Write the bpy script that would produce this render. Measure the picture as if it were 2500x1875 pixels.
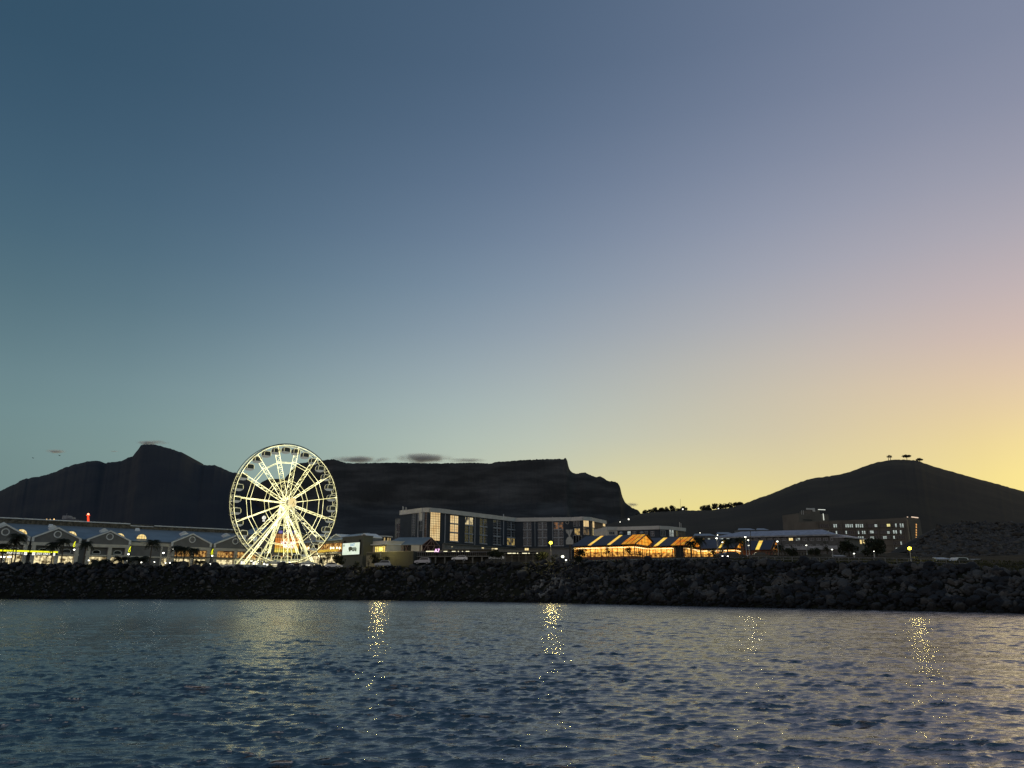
import bpy, bmesh, math, random
import numpy as np
from mathutils import Vector, Matrix, noise as mnoise

for o in list(bpy.data.objects):
    bpy.data.objects.remove(o, do_unlink=True)
S = bpy.context.scene
COL = S.collection
R = math.radians
random.seed(7)
RNG = np.random.default_rng(7)

# ------------------------------------------------------------ camera
CAM_Z = 2.5
PITCH = R(15.2)
FPX = 1850.0                       # focal length in pixels of a 2500 px wide frame
cam = bpy.data.cameras.new("camera")
cam.sensor_width = 36.0
cam.lens = FPX / 2500.0 * 36.0
cam.clip_start = 0.2
cam.clip_end = 60000
camo = bpy.data.objects.new("camera", cam)
camo.location = (0, 0, CAM_Z)
camo.rotation_euler = (math.pi / 2 + PITCH, 0, 0)
COL.objects.link(camo)
S.camera = camo

# ------------------------------------------------------------ view / sampling
S.view_settings.view_transform = 'Standard'
S.view_settings.look = 'None'
S.view_settings.gamma = 1.0
S.view_settings.exposure = 0.0
S.render.engine = 'CYCLES'
S.cycles.use_denoising = True
S.cycles.denoising_prefilter = 'NONE'
S.cycles.denoising_input_passes = 'RGB_ALBEDO_NORMAL'
S.cycles.max_bounces = 5
S.cycles.diffuse_bounces = 2
S.cycles.glossy_bounces = 3
S.cycles.transmission_bounces = 3
S.cycles.volume_bounces = 1
S.cycles.transparent_max_bounces = 6
S.cycles.caustics_reflective = False
S.cycles.caustics_refractive = False
S.cycles.use_light_tree = True
S.cycles.use_adaptive_sampling = False
S.cycles.sample_clamp_indirect = 6.0

# ------------------------------------------------------------ pixel geometry (2500 x 1875 frame)
CP, SP = math.cos(PITCH), math.sin(PITCH)
def ray(px, py):
    a = (px - 1250.0) / FPX
    b = (937.5 - py) / FPX
    return Vector((a, CP - b * SP, SP + b * CP))
def aty(px, py, Y):
    d = ray(px, py); t = Y / d.y
    return Vector((d.x * t, Y, CAM_Z + d.z * t))
def atz(px, py, Z):
    d = ray(px, py); t = (Z - CAM_Z) / d.z
    return Vector((d.x * t, d.y * t, Z))

# ------------------------------------------------------------ dusk sky
SUN_AZ = 44.0
def azel(px, py):
    d = ray(px, py).normalized()
    return math.degrees(math.atan2(d.x, d.y)), math.degrees(math.asin(d.z))
def lin(c):
    return tuple(((v / 255.0) / 12.92) if v / 255.0 <= 0.04045 else (((v / 255.0) + 0.055) / 1.055) ** 2.4 for v in c)
SKY = [  # colours seen in the photograph: px, py, sRGB
 (0,0,(44,75,96)),(600,0,(56,82,105)),(1250,0,(70,92,117)),(1900,0,(98,113,139)),(2500,0,(122,132,156)),
 (0,300,(56,86,108)),(600,300,(68,94,117)),(1250,300,(86,107,133)),(1900,300,(118,130,154)),(2500,300,(146,149,169)),
 (0,550,(66,98,116)),(600,550,(82,108,131)),(1250,550,(108,126,151)),(1900,550,(147,154,174)),(2500,550,(174,170,180)),
 (0,720,(77,107,118)),(600,720,(97,124,141)),(1250,720,(128,148,167)),(1900,720,(168,170,181)),(2500,700,(197,180,182)),
 (0,850,(89,118,127)),(600,850,(116,141,153)),(1250,850,(150,163,176)),(1900,850,(188,184,180)),(2500,850,(216,188,176)),
 (0,960,(98,127,134)),(600,960,(131,154,161)),(1250,960,(165,180,184)),(1900,960,(204,194,172)),(2500,950,(230,202,170)),
 (0,1060,(104,134,136)),(600,1060,(140,165,163)),(1250,1060,(183,197,190)),(1700,1060,(208,204,182)),(2050,1060,(226,212,168)),(2500,1050,(240,213,154)),
 (0,1150,(108,132,132)),(600,1150,(142,164,156)),(1250,1150,(194,202,180)),(1500,1225,(230,217,152)),(1600,1235,(238,222,140)),(1700,1240,(246,226,130)),(1850,1190,(244,224,138)),(1650,1190,(234,220,150)),(1550,1180,(222,214,158)),(1700,1140,(222,215,170)),(2100,1130,(240,222,155)),(2500,1160,(255,233,142)),
 (1250,1400,(186,180,142)),(2500,1400,(250,218,120)),(0,1400,(96,108,104)),
]
PTS = []
_cols = [0, 600, 1250, 1900, 2500]
_col = {c: sorted([(p[1], p[2]) for p in SKY if p[0] == c]) for c in _cols}
for px in np.linspace(0, 2500, 33):
    for py in np.concatenate([np.arange(0, 1000, 60), np.arange(1000, 1161, 40)]):
        i = min(3, max(0, int(np.searchsorted(_cols, px, side='right')) - 1)); t = (px - _cols[i]) / (_cols[i + 1] - _cols[i])
        cc = []
        for c in (_cols[i], _cols[i + 1]):
            ys = [q[0] for q in _col[c]]; cc.append([np.interp(py, ys, [q[1][k] for q in _col[c]]) for k in range(3)])
        a_, e_ = azel(px, py)
        PTS.append((abs(a_ - SUN_AZ), e_, lin(tuple(cc[0][k] * (1 - t) + cc[1][k] * t for k in range(3)))))
for px, py, c in SKY:
    if py > 1100:
        a_, e_ = azel(px, py)
        for _ in range(5): PTS.append((abs(a_ - SUN_AZ), e_, lin(c)))
def addp(d, e, c): PTS.append((d, e, lin(c)))
addp(0, 0, (255,226,120)); addp(0, 8, (255,222,130)); addp(0, 20, (212,190,172)); addp(0, 45, (128,136,164))
for d in (0, 40, 80, 120, 180):
    addp(d, 90, (46,70,92))
    addp(d, 65, (50,76,99))
addp(110, 3, (148,152,152)); addp(110, 12, (140,147,152)); addp(110, 30, (92,110,128))
addp(140, 2, (184,177,174)); addp(140, 14, (194,183,176)); addp(140, 35, (126,136,148))
addp(180, 2, (184,172,172)); addp(180, 14, (212,194,182)); addp(180, 35, (136,142,152))
PA = np.array([(p[0], p[1]) for p in PTS]); PC = np.array([p[2] for p in PTS])
def skycol(d, e):
    sd = 4.5 + 0.06 * d; se = 1.6 + 0.07 * e
    w = np.exp(-((PA[:, 0] - d) / sd) ** 2 - ((PA[:, 1] - e) / se) ** 2) + 1e-5 / (1 + ((PA[:, 0] - d) / sd) ** 2 + ((PA[:, 1] - e) / se) ** 2) ** 2
    f = 1 + 1.0 * math.exp(-(d / 4.2) ** 2) * math.exp(-(e / 12) ** 2)      # the clipped heart of the sunset, outside the frame
    return tuple((PC * w[:, None]).sum(0) / w.sum() * f)
world = bpy.data.worlds.new("World")
S.world = world
world.use_nodes = True
nt = world.node_tree
nt.nodes.clear()
def N(t, kind, **kw):
    n = t.nodes.new(kind)
    for k, v in kw.items(): setattr(n, k, v)
    return n
def mth(t, op, a, b=None, c=None, clamp=False):
    n = t.nodes.new('ShaderNodeMath'); n.operation = op; n.use_clamp = clamp
    for i, v in enumerate((a, b, c)):
        if v is None: continue
        if isinstance(v, (int, float)): n.inputs[i].default_value = v
        else: t.links.new(v, n.inputs[i])
    return n.outputs[0]
tc = N(nt, 'ShaderNodeTexCoord')
sep = N(nt, 'ShaderNodeSeparateXYZ'); nt.links.new(tc.outputs['Generated'], sep.inputs[0])
az = mth(nt, 'ARCTAN2', sep.outputs[0], sep.outputs[1])
dl = mth(nt, 'SUBTRACT', az, R(SUN_AZ))
dl = mth(nt, 'ARCCOSINE', mth(nt, 'COSINE', dl))
dl = mth(nt, 'MULTIPLY', dl, 180 / math.pi)
el = mth(nt, 'MULTIPLY', mth(nt, 'ARCSINE', sep.outputs[2]), 2 / math.pi, clamp=True)
el = mth(nt, 'POWER', el, 0.5)
COLS = [0, 6, 12, 18, 24, 30, 36, 42, 48, 54, 60, 66, 72, 78, 86, 100, 120, 145, 180]
ELS = [0, 1.5, 3, 5, 7, 9, 11, 13.5, 16, 19, 22.5, 26, 30, 34, 38, 45, 55, 70, 90]
prev = None
for i, dcol in enumerate(COLS):
    rp = N(nt, 'ShaderNodeValToRGB')
    rp.color_ramp.interpolation = 'LINEAR'
    els = rp.color_ramp.elements
    while len(els) > 1: els.remove(els[-1])
    for j, e in enumerate(ELS):
        pos = (e / 90.0) ** 0.5
        el_ = els[0] if j == 0 else els.new(pos)
        el_.position = pos
        el_.color = (*skycol(dcol, e), 1)
    nt.links.new(el, rp.inputs[0])
    if prev is None:
        prev = rp.outputs[0]
    else:
        mr = N(nt, 'ShaderNodeMapRange'); mr.clamp = True
        mr.inputs[1].default_value = COLS[i - 1]; mr.inputs[2].default_value = dcol
        nt.links.new(dl, mr.inputs[0])
        mx = N(nt, 'ShaderNodeMix', data_type='RGBA')
        nt.links.new(mr.outputs[0], mx.inputs[0]); nt.links.new(prev, mx.inputs[6]); nt.links.new(rp.outputs[0], mx.inputs[7])
        prev = mx.outputs[2]
bg = N(nt, 'ShaderNodeBackground'); bg.inputs[1].default_value = 1.0
wo = N(nt, 'ShaderNodeOutputWorld')
nt.links.new(prev, bg.inputs[0]); nt.links.new(bg.outputs[0], wo.inputs[0])
world.cycles.sampling_method = 'MANUAL'
world.cycles.sample_map_resolution = 512

# the sun is already under the horizon behind the hill on the right: what is left of it is a weak, very wide, warm glow
sl = bpy.data.lights.new("sun", 'SUN'); sl.energy = 0.14; sl.angle = R(30); sl.color = (1.0, 0.8, 0.5)
so = bpy.data.objects.new("sun", sl); COL.objects.link(so)
so.rotation_euler = (R(86), 0, R(180 - SUN_AZ + 0))
so.rotation_euler = Vector((math.sin(R(SUN_AZ)), math.cos(R(SUN_AZ)), 0.09)).to_track_quat('Z', 'Y').to_euler()

# ------------------------------------------------------------ materials
MATS = {}
def mat(name, col, rough=0.7, metal=0.0, var=0.25, scale=1.0, bump=0.0, spec=0.4, col2=None):
    if name in MATS: return MATS[name]
    m = bpy.data.materials.new(name); m.use_nodes = True
    t = m.node_tree; b = t.nodes['Principled BSDF']
    b.inputs['Roughness'].default_value = rough; b.inputs['Metallic'].default_value = metal
    b.inputs['Specular IOR Level'].default_value = spec
    g = N(t, 'ShaderNodeNewGeometry')
    no = N(t, 'ShaderNodeTexNoise'); no.inputs['Scale'].default_value = scale; no.inputs['Detail'].default_value = 4
    t.links.new(g.outputs['Position'], no.inputs['Vector'])
    c2 = col2 if col2 else tuple(v * (1 - var) for v in col)
    c1 = col if col2 else tuple(min(1, v * (1 + var)) for v in col)
    rp = N(t, 'ShaderNodeValToRGB')
    rp.color_ramp.elements[0].position = 0.35; rp.color_ramp.elements[0].color = (*c2, 1)
    rp.color_ramp.elements[1].position = 0.65; rp.color_ramp.elements[1].color = (*c1, 1)
    t.links.new(no.outputs[0], rp.inputs[0]); t.links.new(rp.outputs[0], b.inputs['Base Color'])
    if bump:
        bp = N(t, 'ShaderNodeBump'); bp.inputs['Distance'].default_value = bump; bp.inputs['Strength'].default_value = 0.6
        t.links.new(no.outputs[0], bp.inputs['Height']); t.links.new(bp.outputs[0], b.inputs['Normal'])
    MATS[name] = m
    return m
def emi(name, col, strength, var=0.0, scale=1.0, col2=None):
    if name in MATS: return MATS[name]
    m = bpy.data.materials.new(name); m.use_nodes = True
    t = m.node_tree; t.nodes.clear()
    e = N(t, 'ShaderNodeEmission'); e.inputs[0].default_value = (*col, 1); e.inputs[1].default_value = strength
    o = N(t, 'ShaderNodeOutputMaterial'); t.links.new(e.outputs[0], o.inputs[0])
    if var or col2:
        g = N(t, 'ShaderNodeNewGeometry')
        no = N(t, 'ShaderNodeTexNoise'); no.inputs['Scale'].default_value = scale; no.inputs['Detail'].default_value = 3
        t.links.new(g.outputs['Position'], no.inputs['Vector'])
        rp = N(t, 'ShaderNodeValToRGB')
        rp.color_ramp.elements[0].position = 0.38; rp.color_ramp.elements[0].color = (*(col2 or tuple(v * (1 - var) for v in col)), 1)
        rp.color_ramp.elements[1].position = 0.6; rp.color_ramp.elements[1].color = (*col, 1)
        t.links.new(no.outputs[0], rp.inputs[0]); t.links.new(rp.outputs[0], e.inputs[0])
    MATS[name] = m
    return m

# ------------------------------------------------------------ mesh helpers
def tag(o, label=None, cat=None, group=None, kind=None):
    if label: o['label'] = label
    if cat: o['category'] = cat
    if group: o['group'] = group
    if kind: o['kind'] = kind
    return o
def empty(name, loc=(0, 0, 0), rz=0, label=None, cat=None, group=None):
    o = bpy.data.objects.new(name, None); COL.objects.link(o)
    o.location = loc; o.rotation_euler = (0, 0, rz)
    o.empty_display_size = 0.5
    return tag(o, label, cat, group)
class MB:
    def __init__(s): s.v = []; s.f = []
    def add(s, vs, fs):
        n = len(s.v); s.v += [tuple(v) for v in vs]; s.f += [tuple(i + n for i in f) for f in fs]; return s
    def hexa(s, p):                       # 8 corners: bottom 4 ccw, top 4 ccw
        return s.add(p, [(3, 2, 1, 0), (4, 5, 6, 7), (0, 1, 5, 4), (1, 2, 6, 5), (2, 3, 7, 6), (3, 0, 4, 7)])
    def box(s, x0, x1, y0, y1, z0, z1):
        return s.hexa([(x0, y0, z0), (x1, y0, z0), (x1, y1, z0), (x0, y1, z0), (x0, y0, z1), (x1, y0, z1), (x1, y1, z1), (x0, y1, z1)])
    def tube(s, a, b, r, n=6, r2=None):
        a = Vector(a); b = Vector(b); d = (b - a)
        if d.length < 1e-6: return s
        d.normalize(); u = d.orthogonal().normalized(); w = d.cross(u)
        r2 = r if r2 is None else r2
        vs = []
        for p, rr in ((a, r), (b, r2)):
            for i in range(n):
                t = 2 * math.pi * i / n
                vs.append(p + (u * math.cos(t) + w * math.sin(t)) * rr)
        fs = [(i, (i + 1) % n, n + (i + 1) % n, n + i) for i in range(n)] + [tuple(range(n - 1, -1, -1)), tuple(range(n, 2 * n))]
        return s.add(vs, fs)
    def ring(s, c, ax, u, R_, r, n=96, m=5):
        ax = Vector(ax); u = Vector(u); w = ax.cross(u); c = Vector(c); vs = []; fs = []
        for i in range(n):
            t = 2 * math.pi * i / n; d = u * math.cos(t) + w * math.sin(t)
            for j in range(m):
                q = 2 * math.pi * j / m
                vs.append(c + d * (R_ + r * math.cos(q)) + ax * (r * math.sin(q)))
        for i in range(n):
            for j in range(m):
                fs.append((i * m + j, ((i + 1) % n) * m + j, ((i + 1) % n) * m + (j + 1) % m, i * m + (j + 1) % m))
        return s.add(vs, fs)
    def ball(s, c, r, nu=10, nv=7, sz=1.0):
        vs = []; fs = []; c = Vector(c)
        for j in range(nv + 1):
            ph = math.pi * j / nv
            for i in range(nu):
                t = 2 * math.pi * i / nu
                vs.append(c + Vector((math.sin(ph) * math.cos(t) * r, math.sin(ph) * math.sin(t) * r, math.cos(ph) * r * sz)))
        for j in range(nv):
            for i in range(nu):
                fs.append((j * nu + i, (j + 1) * nu + i, (j + 1) * nu + (i + 1) % nu, j * nu + (i + 1) % nu))
        return s.add(vs, fs)
    def prism(s, poly, off):              # planar polygon (3D points) extruded by vector off
        n = len(poly); off = Vector(off); a = [Vector(p) for p in poly]; b = [p + off for p in a]
        return s.add(a + b, [tuple(range(n)), tuple(range(2 * n - 1, n - 1, -1))] + [(i, i + n, (i + 1) % n + n, (i + 1) % n) for i in range(n)])
    def build(s, name, m, parent=None, smooth=False):
        me = bpy.data.meshes.new(name); me.from_pydata(s.v, [], s.f); me.update()
        bm = bmesh.new(); bm.from_mesh(me)
        bmesh.ops.recalc_face_normals(bm, faces=bm.faces); bm.to_mesh(me); bm.free()
        return link(name, me, m, parent, smooth)
def link(name, me, m, parent=None, smooth=False):
    if m and not me.materials: me.materials.append(m)
    if smooth: me.polygons.foreach_set('use_smooth', [True] * len(me.polygons))
    o = bpy.data.objects.new(name, me); COL.objects.link(o)
    if parent:
        o.parent = parent
        top = parent
        while top.parent: top = top.parent
        if not top.get('_local'):
            pm = world_mat(parent); o.matrix_parent_inverse = pm.inverted()
    return o
def world_mat(o):
    m = Matrix.LocRotScale(o.location, o.rotation_euler, o.scale)
    return (world_mat(o.parent) @ o.matrix_parent_inverse @ m) if o.parent else m
def npmesh(name, V, F, m, parent=None, smooth=False):
    V = np.asarray(V, dtype=np.float32); F = np.asarray(F, dtype=np.int32)
    me = bpy.data.meshes.new(name)
    me.vertices.add(len(V)); me.vertices.foreach_set('co', V.ravel())
    k = F.shape[1]
    me.loops.add(F.size); me.loops.foreach_set('vertex_index', F.ravel())
    me.polygons.add(len(F)); me.polygons.foreach_set('loop_start', np.arange(0, F.size, k, dtype=np.int32))
    me.update(calc_edges=True); me.validate()
    return link(name, me, m, parent, smooth)
def copy_tree(o, parent=None):
    c = o.copy(); COL.objects.link(c); c.parent = parent
    if parent: c.matrix_parent_inverse = o.matrix_parent_inverse.copy()
    for ch in [x for x in CHILD.get(o, []) or o.children]: copy_tree(ch, c)
    return c
CHILD = {}
def text_mesh(body, size, depth=0.03, align='CENTER'):
    cu = bpy.data.curves.new('txt', 'FONT'); cu.body = body; cu.size = size; cu.extrude = depth
    cu.align_x = align; cu.align_y = 'CENTER'
    cu.offset = 0.012 * size
    ob = bpy.data.objects.new('txt', cu); COL.objects.link(ob)
    bpy.context.view_layer.update()
    dg = bpy.context.evaluated_depsgraph_get()
    me = bpy.data.meshes.new_from_object(ob.evaluated_get(dg))
    bpy.data.objects.remove(ob, do_unlink=True)
    me.materials.clear()
    return me
def lantern(name, col, strength):
    if name in MATS: return MATS[name]
    m = emi(name, col, strength); t = m.node_tree; e = t.nodes['Emission']; o = t.nodes['Material Output']
    tr = N(t, 'ShaderNodeBsdfTransparent'); mx = N(t, 'ShaderNodeMixShader'); mx.inputs[0].default_value = 0.45
    t.links.new(tr.outputs[0], mx.inputs[1]); t.links.new(e.outputs[0], mx.inputs[2]); t.links.new(mx.outputs[0], o.inputs[0])
    return m
def struct(o): o['kind'] = 'structure'; return o

class Face:
    """vertical plane through P and Q; u along PQ, d towards the viewer, z up"""
    def __init__(s, P, Q):
        s.o = Vector((P[0], P[1], 0)); q = Vector((Q[0], Q[1], 0))
        s.u = (q - s.o).normalized(); s.len = (q - s.o).length
        s.n = Vector((s.u.y, -s.u.x, 0))
    def P(s, u, d, z):
        p = s.o + s.u * u + s.n * d; return Vector((p.x, p.y, z))
    def hit(s, px, py, d=0.0):
        r = ray(px, py); t = ((s.o + s.n * d).dot(s.n)) / r.dot(s.n)
        p = r * t; return (Vector((p.x, p.y, 0)) - s.o).dot(s.u), p.z + CAM_Z
    def box(s, mb, u0, u1, d0, d1, z0, z1):
        P = s.P
        return mb.hexa([P(u0, d1, z0), P(u1, d1, z0), P(u1, d0, z0), P(u0, d0, z0), P(u0, d1, z1), P(u1, d1, z1), P(u1, d0, z1), P(u0, d0, z1)])
    def rect(s, x0, y0, x1, y1, d=0.0):
        ym = (y0 + y1) / 2; xm = (x0 + x1) / 2
        u0 = s.hit(x0, ym, d)[0]; u1 = s.hit(x1, ym, d)[0]; z1 = s.hit(xm, y0, d)[1]; z0 = s.hit(xm, y1, d)[1]
        return u0, u1, z0, z1
    def pbox(s, mb, x0, y0, x1, y1, d0, d1):
        u0, u1, z0, z1 = s.rect(x0, y0, x1, y1, d1)
        return s.box(mb, u0, u1, d0, d1, z0, z1)
    def poly(s, mb, pts, d0, d1):         # (u,z) outline with thickness
        return mb.prism([s.P(u, d1, z) for u, z in pts], s.n * (d0 - d1))
    def window(s, parent, m, fm, u0, u1, z0, z1, nx=2, ny=2, fw=0.08, d=0.0, name='window', sill=False):
        mb = MB(); s.box(mb, u0, u1, d - 0.05, d + 0.03, z0, z1)
        w = mb.build(name, m, parent)
        f = MB()
        for i in range(nx + 1):
            x = u0 + (u1 - u0) * i / nx; s.box(f, x - fw / 2, x + fw / 2, d + 0.032, d + 0.12, z0, z1)
        for j in range(ny + 1):
            z = z0 + (z1 - z0) * j / ny; s.box(f, u0 - fw / 2, u1 + fw / 2, d + 0.034, d + 0.118, z - fw / 2, z + fw / 2)
        f.build('frame', fm, w)
        return w
    def pwindow(s, parent, m, fm, x0, y0, x1, y1, *a, **k):
        u0, u1, z0, z1 = s.rect(x0, y0, x1, y1); return s.window(parent, m, fm, u0, u1, z0, z1, *a, **k)
def sm(a, b, x):
    t = min(1, max(0, (x - a) / (b - a))); return t * t * (3 - 2 * t)
# ------------------------------------------------------------ land
SHORE = [(-1500, 330), (-600, 262), (-300, 236), (-178, 228.3), (-147, 226), (-110, 221.5), (-73, 215), (-54, 208), (-36.3, 198), (-18, 183), (0, 165), (12, 148.5), (24, 131), (33, 119), (42, 107), (49, 96.5), (56, 86), (64, 72), (72, 50), (86, 10), (120, -60), (400, -300), (1500, -900)]
SHN = np.array(SHORE, dtype=float)
CRX = [-1500, -230, -147, -110, -73, -36, 0, 24, 42, 50, 56, 90]
CRZ = [11, 10.6, 10.1, 9.4, 8.4, 8.4, 8.3, 7.4, 6.1, 5.2, 4.2, 4.0]
def shore_d(x, y):
    x = np.asarray(x, float); y = np.asarray(y, float)
    best = np.full(x.shape, 1e9); sg = np.ones(x.shape); cx = np.zeros(x.shape)
    for (ax, ay), (bx, by) in zip(SHORE[:-1], SHORE[1:]):
        dx, dy = bx - ax, by - ay; L2 = dx * dx + dy * dy
        t = np.clip(((x - ax) * dx + (y - ay) * dy) / L2, 0, 1)
        qx, qy = ax + t * dx, ay + t * dy
        d = np.hypot(x - qx, y - qy); s = np.sign(dx * (y - ay) - dy * (x - ax))
        m = d < best - 1e-9
        best = np.where(m, d, best); sg = np.where(m, s, sg); cx = np.where(m, qx, cx)
    return best * sg, cx
def ground_level(x, y):
    g = 9.6 + 0.9 * np.clip((x + 30) / 45, 0, 1)
    g = g + np.clip((y - 300) / 100, 0, 1.0) * 4.5 * np.clip((x - 20) / 40, 0, 1)
    g = g + np.clip((y - 400) / 1000, 0, 3.0) * 10
    return g
def H(x, y):
    d, cx = shore_d(x, y)
    zc = np.interp(cx, CRX, CRZ)
    W = np.interp(cx, [-147, -36, 24, 56], [15, 13, 11, 8.5])
    g = ground_level(np.asarray(x, float), np.asarray(y, float))
    run = np.interp(cx, [-147, -60, 0, 24, 42, 56], [12, 20, 42, 62, 90, 115])
    z = np.where(d < W, -1.2 + (zc + 1.2) * (np.clip(d, -4, W) + 1.5) / (W + 1.5), zc + (g - zc) * np.clip((d - W) / run, 0, 1))
    z = np.where(d < -1.5, np.maximum(-4, -1.2 + (d + 1.5) * 0.7), z)
    return z
def h1(x, y): return float(H(np.array([x]), np.array([y]))[0])

# ground: one sheet from under the water to the foot of the mountains
def axis(lo, hi, pts):
    return np.unique(np.concatenate(pts))
gx = axis(0, 0, [np.linspace(-9000, -400, 24), np.linspace(-400, -180, 30), np.arange(-180, 140, 2.0), np.linspace(140, 500, 36), np.linspace(500, 9000, 24)])
gy = axis(0, 0, [np.linspace(-900, 40, 20), np.arange(40, 330, 2.0), np.linspace(330, 700, 20), np.linspace(700, 9000, 22)])
GX, GY = np.meshgrid(gx, gy)
GZ = H(GX, GY)
near = (GX > -250) & (GX < 200) & (GY > 60) & (GY < 330)
GZ = GZ + np.where(near & (GZ > 2), RNG.normal(0, 0.05, GX.shape), 0)
nx_, ny_ = len(gx), len(gy)
idx = np.arange(nx_ * ny_).reshape(ny_, nx_)
F = np.stack([idx[:-1, :-1], idx[:-1, 1:], idx[1:, 1:], idx[1:, :-1]], -1).reshape(-1, 4)
m_ground = mat('ground_scrub', (0.014, 0.015, 0.009), 0.95, var=0.5, scale=0.35, bump=0.3, spec=0.1)
struct(npmesh('ground', np.stack([GX, GY, GZ], -1).reshape(-1, 3), F, m_ground, smooth=True))

# promenade paving behind the seawall: a sheet that follows the ground
def ribbon(name, d0, d1, x0, x1, m, lift):
    V = []; Fc = []
    xs = [p for p in np.linspace(x0, x1, 90)]
    ys = np.interp(xs, SHN[:, 0], SHN[:, 1])
    pts = np.stack([xs, ys], 1)
    tg = np.gradient(pts, axis=0); tg /= np.linalg.norm(tg, axis=1)[:, None]
    nn = np.stack([-tg[:, 1], tg[:, 0]], 1)
    K = 6
    for i in range(len(xs)):
        for k in range(K):
            d = d0 + (d1 - d0) * k / (K - 1)
            q = pts[i] + nn[i] * d
            V.append((q[0], q[1], h1(q[0], q[1]) + lift))
    for i in range(len(xs) - 1):
        for k in range(K - 1):
            Fc.append((i * K + k, (i + 1) * K + k, (i + 1) * K + k + 1, i * K + k + 1))
    return struct(npmesh(name, V, Fc, m))
m_pave = mat('paving', (0.16, 0.155, 0.14), 0.85, var=0.2, scale=1.5)
m_asph = mat('asphalt', (0.05, 0.05, 0.05), 0.85, var=0.2, scale=2.0)
ribbon('promenade', 20, 25, -160, 20, m_pave, 0.16)
ribbon('road', 27, 34, -160, 20, m_asph, 0.14)

# ------------------------------------------------------------ mountains (real ridges kilometres away)
def ridge(name, prof, D, depth, cliff, m, zfoot, step=3.0, rough=1.0, seed=0, rows=34, smooth=True, foot_profile=1.0):
    """prof: skyline as pixel pairs; D: distance of the crest; the slope comes forward 'depth' metres"""
    px = np.arange(prof[0][0], prof[-1][0] + 0.1, step)
    py = np.interp(px, [p[0] for p in prof], [p[1] for p in prof])
    rg = np.random.default_rng(seed)
    crest = np.array([aty(a, b, D) for a, b in zip(px, py)])
    n = len(px)
    V = []; 
    # side-to-side ribs
    ph = rg.uniform(0, 6.28, 12); fr = np.geomspace(0.006, 0.09, 12)
    def rib(x, k):
        return sum(np.sin(x * fr[i] + ph[i] + k * (0.7 + i * 0.9)) / (1 + i * 0.35) for i in range(12)) * 0.25
    back = 6
    for r in range(-back, rows + 1):
        if r < 0:
            t = -r / back
            dy = t * depth * 0.8; z = crest[:, 2] * (1 - 0.6 * t * t) 
            V.append(np.stack([crest[:, 0], crest[:, 1] + dy, z], 1)); continue
        t = r / rows
        # height fraction left, and how far forward
        if cliff > 0:
            hf = 1 - t
            fwd = np.where(t < cliff, 0.10 * t / cliff, 0.10 + 0.90 * ((t - cliff) / (1 - cliff)) ** 1.15)
        else:
            hf = 1 - t; fwd = t ** 0.85 * 1.0 if foot_profile == 1 else t
        hgt = zfoot + (crest[:, 2] - zfoot) * hf
        amp = rough * depth * 0.035 * math.sin(math.pi * min(1, t * 1.1)) ** 0.7 if 0 < t < 0.99 else 0
        yy = crest[:, 1] - depth * fwd - amp * (rib(px, t * 2.0) + 0.10 * rg.normal(0, 0.25, n))
        ledge = 0
        k = (yy / crest[:, 1])
        xx = crest[:, 0] * (0.35 + 0.65 * k) if False else crest[:, 0] * (1 - 0.0 * t)
        # keep the outline inside the skyline: pull x with distance at the ends
        xx = crest[:, 0] * (yy / crest[:, 1]) ** 1.0
        V.append(np.stack([xx, yy, hgt], 1))
    R_ = len(V); V = np.concatenate(V)
    idx = np.arange(R_ * n).reshape(R_, n)
    Fc = np.stack([idx[:-1, :-1], idx[1:, :-1], idx[1:, 1:], idx[:-1, 1:]], -1).reshape(-1, 4)
    return struct(npmesh(name, V, Fc, m, smooth=smooth))
def jag(prof, amp, seed, step=4):
    rg = np.random.default_rng(seed)
    xs = np.arange(prof[0][0], prof[-1][0] + 1, step)
    ys = np.interp(xs, [p[0] for p in prof], [p[1] for p in prof]) + rg.normal(0, amp, len(xs))
    return list(zip(xs, ys))
def mountain_mat(name, c1, c2, sx, band):
    m = bpy.data.materials.new(name); m.use_nodes = True; t = m.node_tree; b = t.nodes['Principled BSDF']
    b.inputs['Roughness'].default_value = 0.95; b.inputs['Specular IOR Level'].default_value = 0.1
    g = N(t, 'ShaderNodeNewGeometry')
    mp = N(t, 'ShaderNodeMapping'); mp.inputs['Scale'].default_value = (sx, sx, sx * band)
    t.links.new(g.outputs['Position'], mp.inputs[0])
    no = N(t, 'ShaderNodeTexNoise'); no.inputs['Scale'].default_value = 1.0; no.inputs['Detail'].default_value = 7; no.inputs['Roughness'].default_value = 0.6
    t.links.new(mp.outputs[0], no.inputs['Vector'])
    rp = N(t, 'ShaderNodeValToRGB')
    rp.color_ramp.elements[0].position = 0.42; rp.color_ramp.elements[0].color = (*c1, 1)
    rp.color_ramp.elements[1].position = 0.72; rp.color_ramp.elements[1].color = (*c2, 1)
    t.links.new(no.outputs[0], rp.inputs[0]); t.links.new(rp.outputs[0], b.inputs['Base Color'])
    return m
m_tm = mountain_mat('sandstone_mountain', (0.044, 0.045, 0.045), (0.105, 0.105, 0.102), 0.0026, 4)
m_dp = mountain_mat('mountain_scrub', (0.042, 0.045, 0.053), (0.056, 0.058, 0.060), 0.002, 1.0)
m_sh = mountain_mat('hill_scrub', (0.046, 0.041, 0.032), (0.072, 0.062, 0.042), 0.006, 1.0)
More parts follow.
